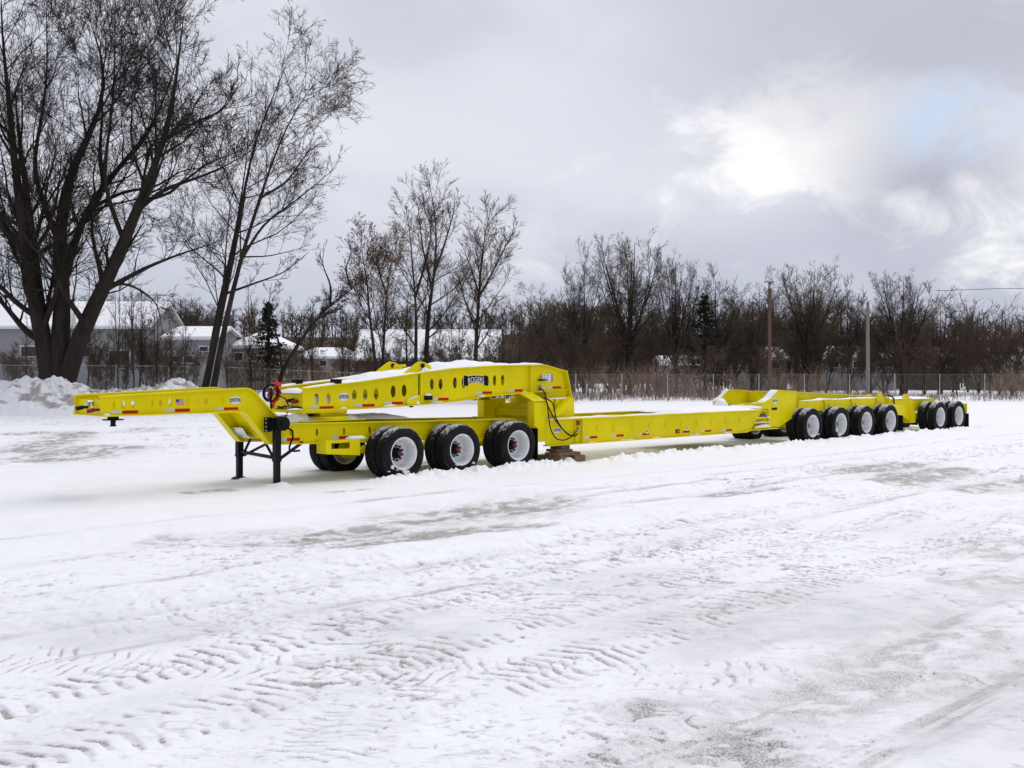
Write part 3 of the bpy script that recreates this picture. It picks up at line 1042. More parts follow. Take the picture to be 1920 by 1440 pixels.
mid_tree((528, 728), 66, [(z3([(130, 1340), (150, 1230), (230, 1110), (330, 960), (430, 850), (560, 765), (620, 700)]), 0.16, 0.03, 0.0, None),
                          (z3([(430, 850), (440, 740), (380, 600), (400, 500)]), 0.08, 0.02, 0.1, 0),
                          (z3([(560, 765), (520, 640), (560, 540), (540, 460)]), 0.07, 0.02, 0.1, 0),
                          (z3([(150, 1230), (130, 1050), (60, 900), (80, 720)]), 0.09, 0.02, 0.1, 0)], 25,
         'bare tree with a crooked trunk slanting low over the fence', ('bark_dark', 'bark_dark'), 'crooked_tree', lev=crook_levels)

# -- trees of the wood: one of each kind, then copies
line_levels = [
    LV(9, 0.28, 0.99, 42, 14, 0.42, 7, 0.11, 0.09, 0.50, 0.85, 4, 0.016, maxlen=4.6),
    LV(8, 0.12, 1.0, 40, 15, 0.48, 4, 0.12, 0.09, 0.5, 0.75, 3, 0.012, maxlen=2.6),
    LV(6.5, 0.12, 1.0, 38, 15, 0.56, 3, 0.12, 0.08, 0.6, 0.7, 3, 0.0095, maxlen=1.6),
    LV(2.4, 0.15, 1.0, 36, 14, 0.62, 2, 0.12, 0.06, 0.7, 0.6, 3, 0.0075, maxlen=1.0),
]


def stem_set(seed, h, n, spread, r, fork):
    """one trunk that forks into n rising limbs whose tips fill a dome"""
    rr = random.Random(seed)
    st_ = []
    hf = h * fork
    bend = [(rr.uniform(-0.2, 0.2), rr.uniform(-0.2, 0.2)) for _ in range(4)]
    for i in range(n):
        a = 6.283 * i / n + rr.uniform(-0.5, 0.5)
        rad = spread * (0.15 if i == 0 else rr.uniform(0.55, 1.0))
        top = h * (0.60 + 0.38 * math.cos(min(1.0, rad / spread) * 1.35)) * rr.uniform(0.93, 1.03)
        f0 = hf * rr.uniform(0.75, 1.35)
        pts = [(0, 0, -0.3)]
        for j in range(1, 4):
            pts.append((bend[j][0] * (fork > 0.1), bend[j][1] * (fork > 0.1), f0 * j / 3))
        bx_, by_ = pts[-1][0], pts[-1][1]
        for j in range(1, 7):
            t = j / 6
            q = t ** 0.85
            pts.append((bx_ + rad * q * math.cos(a) + rr.uniform(-0.12, 0.12), by_ + rad * q * math.sin(a) + rr.uniform(-0.12, 0.12), f0 + (top - f0) * t))
        st_.append((pts, r * (1.0 if i == 0 else 0.8), 0.035))
    return st_


proto = {
    'oak': make_tree(31, stem_set(1, 12, 8, 4.4, 0.24, 0.24), line_levels, ('bark_dark', 'bark_brown'), 'woodland_tree'),
    'elm': make_tree(32, stem_set(2, 12, 6, 3.2, 0.22, 0.32), line_levels, ('bark_dark', 'bark_grey'), 'woodland_tree'),
    'ash': make_tree(33, stem_set(3, 12, 5, 2.8, 0.20, 0.16), line_levels, ('bark_brown', 'bark_red'), 'woodland_tree'),
    'haw': make_tree(34, stem_set(4, 8, 6, 3.4, 0.11, 0.16), line_levels[:3] + [LV(1.6, 0.1, 1.0, 45, 15, 0.6, 2, 0.14, 0.03, 0.7, 0.6, 3, 0.012, maxlen=0.9)], ('bark_brown', 'bark_brown'), 'scrub_tree'),
    'thorn': make_tree(35, stem_set(5, 6.5, 6, 3.0, 0.08, 0.06), line_levels[:3] + [LV(1.6, 0.1, 1.0, 45, 15, 0.6, 2, 0.14, 0.02, 0.7, 0.6, 3, 0.012, maxlen=0.8)], ('bark_brown', 'bark_red'), 'scrub_tree'),
    'sap': make_tree(36, stem_set(6, 7.5, 2, 0.6, 0.06, 0.3), [LV(22, 0.2, 0.98, 36, 10, 0.28, 6, 0.09, 0.10, 0.5, 0.8, 3, 0.013, maxlen=2.4),
                                                              LV(6, 0.15, 1.0, 38, 12, 0.45, 4, 0.11, 0.06, 0.6, 0.7, 3, 0.010, maxlen=1.1),
                                                              LV(2.5, 0.15, 1.0, 38, 12, 0.5, 3, 0.11, 0.06, 0.6, 0.7, 3, 0.006, maxlen=0.5)], ('bark_dark', 'bark_brown'), 'sapling'),
}
HH = {}
for k_p, t_p in proto.items():
    HH[k_p] = max(float(np.array([tuple(c) for c in ch_.bound_box])[:, 2].max()) for ch_ in t_p.children)
used = set()


def plant(kind, px, top, Y, label, group=None, rz=None, wide=1.0, cat='tree'):
    X = (px - 960) / F * Y
    z0 = float(land(np.array([X]), np.array([Y]))[0])
    h = EYE + (HZ - top) * Y / F - z0
    s = h / HH[kind]
    rz = (px * 0.37 + Y) if rz is None else rz
    if kind not in used:
        used.add(kind)
        t = proto[kind]
        t.location, t.rotation_euler, t.scale = (X, Y, z0), (0, 0, rz), (s * wide, s * wide, s)
    else:
        t = copy_tree(proto[kind], (X, Y, z0), rz, (s * wide, s * wide, s))
    tag(t, label, cat, group)
    return t


plant('oak', 1180, 418, 92, 'tallest spreading bare tree of the wood beyond the deck', wide=0.85)
plant('elm', 1095, 445, 96, 'bare tree with rounded crown next to the tallest spreading one', wide=0.7)
plant('oak', 1268, 458, 98, 'bare fan-crowned tree between the tallest tree and the dark evergreen', wide=0.62)
plant('elm', 1345, 484, 95, 'bushy bare tree rising over the dark evergreen', wide=0.85)
plant('ash', 1425, 498, 96, 'narrow bare tree just beside the brown lamp pole', wide=0.9)
plant('oak', 1515, 476, 93, 'round-crowned bare tree standing between the two poles', wide=0.9)
plant('elm', 1590, 506, 98, 'small-crowned bare tree close to the grey pole', wide=0.7)
plant('oak', 1690, 494, 92, 'broad dark bare tree past the grey pole', wide=0.95)
plant('ash', 1765, 535, 96, 'lower bare tree beside the broad dark one, near the wire', wide=1.0)
for px_, tp_ in ((15, 538), (70, 545), (120, 535), (175, 548), (235, 552), (335, 548), (360, 560)):
    plant('oak' if px_ % 2 else 'elm', px_, tp_ - 6, 104, 'dark bare tree showing over the long snowy roof', 'trees behind the long house', wide=1.7)
rg = random.Random(77)
WOOD = 'trees of the wood beyond the fence'
for i in range(26):
    px = 985 + i * 40 + rg.uniform(-14, 14)
    base = np.interp(px, [985, 1080, 1300, 1500, 1700, 1800, 1900, 2050], [525, 530, 545, 540, 545, 560, 580, 585])
    plant(rg.choice(['oak', 'elm', 'ash', 'haw']), px, base + rg.uniform(-8, 40), rg.uniform(98, 118),
          'bare brown tree inside the tangled wood beyond the fence', WOOD, wide=rg.uniform(0.9, 1.2))
SCRUB = 'scrub along the front of the wood'
for i in range(30):
    px = 960 + i * 35 + rg.uniform(-10, 10)
    plant(rg.choice(['haw', 'thorn', 'thorn']), px, rg.uniform(575, 635), rg.uniform(86, 100),
          'tangled leafless scrub tree at the front of the wood', SCRUB, wide=rg.uniform(0.9, 1.3))
SAPS = 'saplings by the fence left of the wood'
for i, px in enumerate((22, 48, 140, 182, 222, 236, 275, 296, 165, 200, 250, 262, 312, 322, 348, 362, 425, 470, 560, 585, 640, 668, 720, 760, 820, 848, 862, 925, 945, 975)):
    plant('sap' if i % 3 else 'thorn', px, rg.uniform(505, 600) if i % 3 else rg.uniform(590, 640), rg.uniform(59, 70) if px < 500 else rg.uniform(70, 82),
          'thin bare sapling growing near the fence before the houses', SAPS, wide=rg.uniform(0.6, 1.0))
for i, px in enumerate((20, 60, 190, 230, 290, 340, 440, 480, 540, 600, 650, 690, 745, 800, 850, 905, 950, 990)):
    plant('thorn', px, rg.uniform(630, 660), rg.uniform(60, 68) if px < 500 else rg.uniform(72, 84),
          'low leafless bush growing along the fence before the houses', 'low bushes along the fence', wide=rg.uniform(0.8, 1.3), cat='bush')


# -- evergreens
def conifer(px, top, Y, label, seed, wide):
    rng = np.random.RandomState(seed)
    X = (px - 960) / F * Y
    z0 = float(land(np.array([X]), np.array([Y]))[0])
    h = EYE + (HZ - top) * Y / F - z0
    root = empty('conifer', (X, Y, z0))
    MB().tube([(0, 0, -0.3), (0.05, 0, h * 0.5), (0, 0, h * 0.98)], [0.18, 0.11, 0.02], 7).build('trunk', M['bark_dark'], root)
    n = 190
    t = rng.rand(n) ** 0.8
    zz = h * (0.12 + 0.86 * t)
    ln = wide * (1.02 - t) * rng.uniform(0.7, 1.15, n) + 0.15
    az = rng.rand(n) * 6.283
    Q = np.empty((n, 5, 3))
    for s in range(5):
        f_ = s / 4
        Q[:, s, 0] = np.cos(az) * ln * f_
        Q[:, s, 1] = np.sin(az) * ln * f_
        Q[:, s, 2] = zz - 0.25 * ln * f_ + 0.22 * ln * f_ ** 2.2
    link_mesh('crown', join_tubes('crown', [(Q, np.full((n, 5), 0.012), 3)], M['bark_dark']), root)
    m = 2600
    ii = rng.randint(0, n, m)
    f_ = rng.rand(m) ** 0.7
    fi = f_ * 4
    i0 = np.clip(fi.astype(int), 0, 3)
    fr = (fi - i0)[:, None]
    pts = Q[ii, i0] * (1 - fr) + Q[ii, i0 + 1] * fr + rng.normal(0, 0.09, (m, 3)) * np.array([1, 1, 0.6])
    link_mesh('foliage', leaf_mesh('foliage', pts, 0.13, rng, M['needle']), root)
    tag(root, label, 'tree')


conifer(1322, 550, 91, 'dark green evergreen standing in the brown wood', 61, 3.3)
conifer(503, 566, 82, 'dark narrow spruce between the houses, behind the crooked tree', 62, 1.9)


# -- far-off wooded rise behind the houses and the wood
def hill(X, Y):
    return -0.6 + (8.6 + 2.6 * (fbm(X * 0.012, X * 0 + 3.3, 3, 501) - 0.5) * 2) * sstep(Y, 150, 236) + 0.5 * (fbm(X * 0.1, Y * 0.1, 3, 505) - 0.5)


hx, hy = np.linspace(-230, 260, 150), np.linspace(146, 330, 50)
HX, HY = np.meshgrid(hx, hy)
M['hill'] = simple('wooded_floor', (0.060, 0.045, 0.034), (0.105, 0.085, 0.070), scale=0.25, rough=0.95, spec=0.1)
hme = np_mesh('hillside', np.stack([HX, HY, hill(HX, HY)], -1), grid_quads(len(hy), len(hx)), M['hill'], smooth=True)
tag(link_mesh('hillside', hme), kind='structure')


def woodland(name, n, x0, x1, y0, y1, h0, h1, seed, mat, label, on_hill, tw=0.045):
    rng = np.random.RandomState(seed)
    Y = rng.uniform(y0, y1, n)
    X = rng.uniform(x0, x1, n) * Y
    h = rng.uniform(h0, h1, n)
    zb_ = hill(X, Y) if on_hill else np.full(n, -0.5)
    k = 5
    Q = np.empty((n, k, 3))
    lx, ly = rng.normal(0, 0.05, n), rng.normal(0, 0.05, n)
    for s in range(k):
        f_ = s / (k - 1)
        Q[:, s, 0] = X + lx * h * f_ + rng.normal(0, 0.12, n)
        Q[:, s, 1] = Y + ly * h * f_
        Q[:, s, 2] = zb_ + h * f_
    Rr = (0.014 * h)[:, None] * (1 - 0.8 * np.linspace(0, 1, k))[None, :] + 0.02
    lv = grow(rng, Q, Rr, [LV(9, 0.22, 1.0, 42, 14, 0.45, 3, 0.13, 0.10, 0.5, 0.7, 3, tw),
                           LV(6, 0.1, 1.0, 40, 15, 0.6, 2, 0.13, 0.06, 0.6, 0.6, 3, tw * 0.7)])
    tag(link_mesh(name, join_tubes(name, [(Q, Rr, 4)] + lv, M[mat])), label, kind='stuff')


woodland('far_woodland', 260, 0.02, 0.50, 118, 150, 6.5, 9.5, 88, 'bark_brown', 'far brown woodland closing off the view behind the fence', False, 0.024)
woodland('distant_woodland', 520, -0.55, 0.10, 165, 245, 3.5, 6.5, 89, 'bark_brown', 'distant brown woodland on the rise behind the houses', True)

# -- dry weeds along the fence line
rngw = np.random.RandomState(99)
n = 6000
px = rngw.uniform(540, 2050, n)
Yw = rngw.uniform(75.5, 88, n)
Xw = (px - 960) / F * Yw
den = fbm(Xw * 0.35, Yw * 0.35, 3, 301)
keep = rngw.rand(n) < sstep(den, 0.40, 0.60)
Xw, Yw = Xw[keep], Yw[keep]
n = len(Xw)
hw = rngw.uniform(0.3, 1.0, n) * (0.5 + 2.0 * sstep(fbm(Xw * 0.22, Yw * 0.22, 3, 305), 0.38, 0.66))
Qw = np.empty((n, 3, 3))
ax_, ay_ = rngw.normal(0, 0.22, n), rngw.normal(0, 0.22, n)
zl = land(Xw, Yw)
for s in range(3):
    f_ = s / 2
    Qw[:, s, 0] = Xw + ax_ * hw * f_
    Qw[:, s, 1] = Yw + ay_ * hw * f_
    Qw[:, s, 2] = zl - 0.1 + hw * f_
Rw = np.full((n, 3), 0.012)
lw = grow(rngw, Qw, Rw, [LV(3, 0.2, 1.0, 35, 12, 0.6, 2, 0.12, 0.05, 0.7, 0.6, 3, 0.009)])
tag(link_mesh('dry_weeds', join_tubes('dry_weeds', [(Qw, Rw, 3)] + lw, M['weed'])), 'brown dry weeds standing in snow along the fence', kind='stuff')

# ------------------------------------------------------------------ chain link fence
FA, FB = np.array([-27.0, 54.2]), np.array([46.0, 76.0])
fdir = (FB - FA) / np.linalg.norm(FB - FA)
flen = float(np.linalg.norm(FB - FA))
# the left run is nearer; the right run bends to lie square to the view
corner = np.array([-8.0, 73.0])
runs = [(np.array([-29.0, 56.0]), corner), (corner, np.array([47.0, 75.0]))]
fence = empty('chain_link_fence', (corner[0], corner[1], 0))
tag(fence, 'galvanised chain link fence with thin posts between the yard and the trees', 'fence')
FO = (corner[0], corner[1], 0)
FH = 1.85


def fz(p):
    return float(land(np.array([p[0]]), np.array([p[1]]))[0])


post_me = MB().tube([(0, 0, -0.2), (0, 0, FH + 0.03)], 0.027, 8).mesh('post', M['galv'], True)
wires_P = []
for (a, b) in runs:
    L = float(np.linalg.norm(b - a))
    m = int(round(L / 3.05))
    pts = [a + (b - a) * i / m for i in range(m + 1)]
    for i, p in enumerate(pts):
        if i == 0 and a is corner:
            continue
        link_mesh('post', post_me, fence, (p[0] - FO[0], p[1] - FO[1], fz(p)))
    rail = MB()
    rail.tube([(p[0] - FO[0], p[1] - FO[1], fz(p) + FH - 0.03) for p in pts], 0.012 if b is corner else 0.004, 6)
    rail.build('tension_rail', M['galv'], fence, True)
    step = 0.11
    k = int(L / step)
    for sgn in (1, -1):
        for i in range(k):
            p0 = a + (b - a) * (i / k)
            e = i + sgn * int(FH / step)
            if e < 0 or e > k:
                continue
            p1 = a + (b - a) * (e / k)
            wires_P.append([(p0[0] - FO[0], p0[1] - FO[1], fz(p0) + 0.02), (p1[0] - FO[0], p1[1] - FO[1], fz(p1) + FH - 0.02)])
WP = np.array(wires_P)
o = link_mesh('wire_mesh', join_tubes('wire_mesh', [(WP, np.full(WP.shape[:2], 0.0011), 3)], M['galv']), fence)
o['kind'] = 'stuff'


# ------------------------------------------------------------------ poles and wire
def pole(px, top, Y, r, mat, label, lamp):
    X = (px - 960) / F * Y
    z0 = float(land(np.array([X]), np.array([Y]))[0])
    h = EYE + (HZ - top) * Y / F - z0
    root = empty('utility_pole', (X, Y, z0))
    MB().tube([(0, 0, -0.3), (0.01, 0, h * 0.35), (0, 0.01, h * 0.7), (0.01, 0, h)], [r, r * 0.9, r * 0.8, r * 0.7], 12).build('shaft', M[mat], root, True)
    if lamp:
        MB().tube([(0, -r * 0.7, h - 0.35), (0.15, -0.35, h - 0.22), (0.3, -0.55, h - 0.22)], 0.03, 6).build('arm', M['galv'], root, True)
        b = MB()
        b.box(-0.05, 0.42, -0.6, -0.2, h - 0.42, h - 0.16)
        b.build('lamp_head', M['trim'], root)
        b = MB()
        b.box(-0.38, 0.32, -0.05 - r, 0.05 - r, h + 0.0, h + 0.09)
        b.build('crossarm', M['polegrey'], root)
        MB().tube([(0.12, -r, h - 0.3), (0.12, -r, h + 0.35)], 0.05, 6).build('bracket', M['galv'], root)
    tag(root, label, 'pole')


pole(1443, 530, 80, 0.15, 'polebrown', 'tall brown wooden pole with a lamp on top before the trees', True)
pole(1627, 566, 79, 0.16, 'polegrey', 'plain grey wooden pole without a lamp before the trees', False)
x0, x1 = (1755 - 960) / F * 97, (2120 - 960) / F * 97
zw = EYE + (HZ - 541) * 97 / F
MB_w = MB().tube([(x0, 97, zw - 0.2), ((x0 * 2 + x1) / 3, 97, zw), (x1, 97, zw + 0.05)], 0.022, 5)
tag(MB_w.build('overhead_cable', M['black'], None, off=(0, 0, 0)), 'thin black overhead cable running into the trees', 'cable')


# ------------------------------------------------------------------ houses
def house(label, x0, x1, Y, depth, eave, ridge, wallmat, wins=(), hip=0.0, chimney=None, base=None, name='house', over=0.35, garage=None, roof_gable='x'):
    """x0..x1: photo columns of the front wall; eave and ridge: photo rows; front wall faces the camera"""
    X0, X1 = (x0 - 960) / F * Y, (x1 - 960) / F * Y
    zb = base if base is not None else float(land(np.array([(X0 + X1) / 2]), np.array([Y]))[0]) - 0.1
    ze = EYE + (HZ - eave) * Y / F
    zr = EYE + (HZ - ridge) * (Y + depth / 2) / F
    root = empty(name, ((X0 + X1) / 2, Y, zb))
    off = ((X0 + X1) / 2, Y, zb)
    b = MB()
    b.add([(X0, Y, zb), (X1, Y, zb), (X1, Y + depth, zb), (X0, Y + depth, zb), (X0, Y, ze), (X1, Y, ze), (X1, Y + depth, ze), (X0, Y + depth, ze),
           (X0 + hip, Y + depth / 2, zr - 0.08), (X1 - hip, Y + depth / 2, zr - 0.08)],
          [(0, 1, 5, 4), (1, 2, 6, 5), (2, 3, 7, 6), (3, 0, 4, 7), (4, 8, 7), (5, 6, 9), (4, 5, 9, 8), (6, 7, 8, 9)])
    b.build('wall', M[wallmat], root, off=off)
    b = MB()
    sl = (zr - ze) / (depth / 2)
    e = over
    zq = ze - e * sl
    for th, nm, mt in ((0.0, 'roof', 'trim'), (0.16, 'roof_snow', 'snow')):
        b = MB()
        lo, hi = 0.03 + th, 0.14 + th
        if th:
            lo = 0.143
            hi = 0.30
        i_ = 0.06 if th else 0.0
        A = [(X0 - e + i_, Y - e + i_), (X1 + e - i_, Y - e + i_), (X1 + e - i_, Y + depth + e - i_), (X0 - e + i_, Y + depth + e - i_)]
        r0, r1 = (X0 - e + i_ + (hip + e if hip else 0), Y + depth / 2), (X1 + e - i_ - (hip + e if hip else 0), Y + depth / 2)
        vv = [(p[0], p[1], zq + lo) for p in A] + [(r0[0], r0[1], zr + lo), (r1[0], r1[1], zr + lo)]
        vv += [(p[0], p[1], zq + hi) for p in A] + [(r0[0], r0[1], zr + hi), (r1[0], r1[1], zr + hi)]
        ends = [(7, 8, 11), (9, 6, 10), (1, 5, 2), (3, 4, 0), (1, 2, 8, 7), (3, 0, 6, 9)] if hip else [(1, 5, 11, 7), (5, 2, 8, 11), (3, 4, 10, 9), (4, 0, 6, 10)]
        ff = ends + [(6, 7, 11, 10), (8, 9, 10, 11), (0, 4, 5, 1), (2, 5, 4, 3),
              (0, 1, 7, 6), (2, 3, 9, 8)]
        b.add(vv, ff)
        b.build(nm, M[mt], root, off=off)
    for (wx0, wy0, wx1, wy1) in wins:
        a0, a1 = (wx0 - 960) / F * Y, (wx1 - 960) / F * Y
        c1, c0 = EYE + (HZ - wy0) * Y / F, EYE + (HZ - wy1) * Y / F
        fr_ = MB()
        t = 0.08
        fr_.prism([(a0 - t, c0 - t), (a1 + t, c0 - t), (a1 + t, c1 + t), (a0 - t, c1 + t)], Y - 0.06, Y - 0.003, [[(a0, c0), (a1, c0), (a1, c1), (a0, c1)]])
        f_o = fr_.build('window', M['trim'], root, off=off)
        MB().box(a0, a1, Y - 0.03, Y - 0.012, c0, c1).build('pane', M['glass'], f_o, off=off)
    if garage:
        a0, a1 = (garage[0] - 960) / F * Y, (garage[2] - 960) / F * Y
        c1, c0 = EYE + (HZ - garage[1]) * Y / F, zb
        MB().box(a0, a1, Y - 0.05, Y - 0.004, c0, c1).build('door', M['siding_tan'], root, off=off)
    if chimney:
        cx = (chimney - 960) / F * Y
        MB().box(cx - 0.35, cx + 0.35, Y + depth * 0.5 - 0.3, Y + depth * 0.5 + 0.3, ze, zr + 0.9).build('chimney', M['brick'], root, off=off)
    tag(root, label, 'house')
    return root


house('long pale house with a steep snowy roof behind the huge tree', -80, 276, 84, 9, 614, 572, 'siding',
      [(150, 650, 168, 668), (205, 658, 243, 690), (40, 650, 70, 668), (95, 655, 112, 668)])
house('small pale house with low snowy gable beside the long one', 308, 398, 80, 9, 637, 619, 'siding',
      [(322, 668, 336, 678), (345, 667, 362, 680), (375, 650, 390, 658)], over=0.3)
house('tan bungalow with hipped snowy roof behind the leaning clump', 428, 520, 86, 9, 652, 622, 'siding_tan',
      [(440, 662, 455, 676), (470, 662, 482, 676), (500, 662, 510, 676)], hip=2.2)
house('tan cottage partly hidden behind the crooked tree', 555, 660, 108, 7, 672, 657, 'siding_tan', [(560, 676, 572, 686), (600, 676, 612, 686)], hip=1.2)
house('dark brown ranch house with a long snow-covered roof', 668, 932, 92, 10, 674, 624, 'siding_brown',
      [(735, 684, 752, 696), (790, 684, 806, 696), (850, 684, 866, 696), (905, 684, 915, 696)])
house('small white shed-like house low behind the scrub', 1243, 1334, 100, 7, 690, 672, 'trim', [(1256, 694, 1268, 702), (1310, 694, 1320, 702)])
house('tan house with snowy roof glimpsed beside the brown lamp pole', 1408, 1475, 112, 8, 674, 655, 'siding_tan', [(1418, 680, 1428, 690), (1452, 680, 1462, 690)])
house('long low snowy-roofed house glimpsed behind the grey pole', 1535, 1680, 112, 8, 672, 654, 'siding', [(1560, 678, 1572, 688), (1600, 678, 1614, 688), (1655, 678, 1668, 688)])
house('low snowy-roofed house glimpsed past the broad dark tree', 1722, 1800, 114, 8, 672, 656, 'siding_brown', [(1735, 678, 1745, 688), (1775, 678, 1786, 688)])
house('tan house with snowy roof at the thin end of the wood', 1872, 1985, 110, 8, 678, 656, 'siding_tan', [(1884, 682, 1896, 692), (1920, 682, 1932, 692)])

# ------------------------------------------------------------------ trailer parts: wheels
TR = 0.485
prof = [(0.287, -0.098), (0.300, -0.112), (0.33, -0.124), (0.38, -0.132), (0.42, -0.130), (0.450, -0.120), (0.470, -0.108), (0.478, -0.100)]
tread = []
for (y0, y1) in ((-0.100, -0.066), (-0.058, -0.024), (-0.016, 0.016), (0.024, 0.058), (0.066, 0.100)):
    tread += [(0.472, y0), (0.4845 - 0.25 * y0 * y0, y0 + 0.001), (0.4845 - 0.25 * y1 * y1, y1 - 0.001), (0.472, y1)]
prof = prof + tread + [(r, -y_) for (r, y_) in prof[::-1]]
mb = MB().lathe(prof, 56)
# raised ring and tread blocks at the shoulder
for k in range(56):
    t = 2 * math.pi * (k + 0.5) / 56
    for s in (-1, 1):
        c, s_ = math.cos(t), math.sin(t)
        w = 0.010
        vv = []
        for (r, y_) in ((0.452, s * 0.114), (0.480, s * 0.094), (0.486, s * 0.097), (0.462, s * 0.124)):
            for d_ in (-w, w):
                vv.append((r * c - d_ * s_, y_, r * s_ + d_ * c))
        mb.add(vv, [(0, 2, 3, 1), (2, 4, 5, 3), (4, 6, 7, 5), (6, 0, 1, 7), (0, 6, 4, 2), (1, 3, 5, 7)])
tyre_me = mb.mesh('tyre', M['tyre'], True)

rim = MB()
rim.lathe([(0.287, -0.098), (0.302, -0.108), (0.305, -0.118), (0.296, -0.121), (0.280, -0.112), (0.268, -0.095), (0.262, -0.06), (0.248, -0.04),
           (0.244, 0.09), (0.232, 0.115), (0.205, 0.128), (0.150, 0.132)], 44)
ring = lambda r, n_, c0=0, c1=0: [(c0 + r * math.cos(2 * math.pi * k / n_), c1 + r * math.sin(2 * math.pi * k / n_)) for k in range(n_)]
holes = [ring(0.026, 10, 0.185 * math.cos(a), 0.185 * math.sin(a)) for a in (R(58), R(238))]
rim.prism(ring(0.222, 36), 0.1315, 0.142, holes + [ring(0.085, 18)])
rim.lathe([(0.262, 0.13), (0.28, 0.10), (0.285, 0.095)], 44)
rim_me = rim.mesh('wheel', M['rim'], True)
hub = MB()
hub.lathe([(0.105, 0.15), (0.105, 0.10), (0.075, 0.085), (0.072, 0.02), (0.060, 0.008), (0.060, 0.0075)], 20)
hub.disc(0, 0, 0.0075, 0.02, 0.060, 20)
for k in range(10):
    a = 2 * math.pi * k / 10
    hub.tube([(0.135 * math.cos(a), 0.135, 0.135 * math.sin(a)), (0.135 * math.cos(a), 0.075, 0.135 * math.sin(a))], 0.017, 6)
hub_me = hub.mesh('hub', M['black'], True)
cap = MB().lathe([(0.046, 0.01), (0.044, -0.012), (0.03, -0.02), (0.001, -0.021)], 18)
cap_me = cap.mesh('hub_cap', M['redcap'], True)
capg_me = MB().lathe([(0.046, 0.01), (0.044, -0.012), (0.03, -0.02), (0.001, -0.021)], 18).mesh('hub_cap', M['hub'], True)
hubg_me = hub_me.copy()
hubg_me.materials[0] = M['hub']
rot_i = [0]


def wheel(root, u, v, z, off, out, red):
    """out: -1 faces the camera side, +1 the far side"""
    o = link_mesh('wheel', rim_me, root, (u - off[0], v - off[1], z - off[2]))
    rot_i[0] += 1
    spin = (0.0, 1.5, 2.6, 0.7, 2.1, 1.1, 3.0, 0.3)[rot_i[0] % 8]
    o.rotation_euler = (0, spin, 0 if out < 0 else math.pi)
    link_mesh('tyre', tyre_me, o)
    link_mesh('hub', hub_me if red else hubg_me, o)
    link_mesh('hub_cap', cap_me if red else capg_me, o)


def axle(root, px, z, off, red, u=None):
    u = PU(px, 0.02) if u is None else u
    for (v, out) in ((0.128, -1), (0.455, 1), (2 * CV - 0.455, -1), (2 * CV - 0.128, 1)):
        wheel(root, u, v, z, off, out, red)
    b = MB().tube([(u, 0.25, z), (u, 2 * CV - 0.25, z)], 0.07, 10)
    b.tube([(u, 0.60, z), (u, 0.66, z)], 0.20, 16)
    b.tube([(u, 2 * CV - 0.66, z), (u, 2 * CV - 0.60, z)], 0.20, 16)
    b.build('axle', M['yellow'], root, True, off)
    return u


def oval_ring(px, py, v, wpx, hpx, n=18):
    """oval in the u-z plane from its pixel centre and pixel size"""
    uc, zc = P(px, py, v)
    du = abs(PU(px + wpx / 2, v) - PU(px - wpx / 2, v)) / 2
    dz = abs(P(px, py - hpx / 2, v)[1] - P(px, py + hpx / 2, v)[1]) / 2
    return [(uc + du * math.cos(2 * math.pi * k / n), zc + dz * math.sin(2 * math.pi * k / n)) for k in range(n)]


def beam(root, off, name, top, bot, vw, holes, fl=0.09, side=1, ft=0.022, top_fl=None, bot_fl=None, th=0.014):
    """I-beam: top and bottom are (u,z) paths left to right; web at v=vw; holes are loops"""
    poly = list(bot) + list(reversed(top))
    w = MB().prism(poly, vw - th / 2, vw + th / 2, holes).build(name, M['yellow'], root, off=off)
    a = MB().strip(top, vw - fl, vw + fl, ft)
    a.build('top_flange', M['yellow'], w, off=off)
    lo = [(p[0], p[1] - ft) for p in bot]
    MB().strip(lo, vw - fl, vw + fl, ft - 0.002).build('bottom_flange', M['yellow'], w, off=off)
    return w


def tape(root, off, w0, w1, r0, r1, y0, y1, v):
    """a white and a red reflective strip side by side"""
    for (a, b, mt, nm) in ((w0, w1, 'whitetape', 'white_reflector'), (r0, r1, 'redtape', 'red_reflector')):
        if a is None:
            continue
        ua, za0 = P(a, y1, v)
        ub, _ = P(b, y1, v)
        _, za1 = P(a, y0, v)
        za = (za0 + za1) / 2
        h = max(0.045, abs(za1 - za0)) / 2
        _, zb1 = P(b, y0, v)
        _, zb0 = P(b, y1, v)
        MB().box(ua, ub, v - 0.003, v, za - h, za + h).build(nm, M[mt], root, off=off)


def text_mesh(txt, u0, z0, width, height, v, mat, name, root, off, bold=0.012, arch=0.0):
    cu = bpy.data.curves.new('t', 'FONT')
    cu.body = txt
    cu.size = 1.0
    cu.offset = bold
    cu.extrude = 0.0
    cu.resolution_u = 3
    to = bpy.data.objects.new('t', cu)
    COL.objects.link(to)
    dg = bpy.context.evaluated_depsgraph_get()
    dg.update()
    me = bpy.data.meshes.new_from_object(to.evaluated_get(dg))
    bpy.data.objects.remove(to)
    co = np.empty(len(me.vertices) * 3, np.float32)
    me.vertices.foreach_get('co', co)
    co = co.reshape(-1, 3)
    mn, mx = co.min(0), co.max(0)
    q = np.empty_like(co)
    t = (co[:, 0] - mn[0]) / (mx[0] - mn[0])
    q[:, 0] = u0 - width / 2 + width * t - off[0]
    q[:, 1] = v - off[1]
    q[:, 2] = z0 - height / 2 + height * (co[:, 1] - mn[1]) / (mx[1] - mn[1]) - off[2] + arch * (1 - (2 * t - 1) ** 2)
    me.vertices.foreach_set('co', q.ravel())
    me.materials.clear()
    me.materials.append(mat)
    me.update()
    return link_mesh(name, me, root)


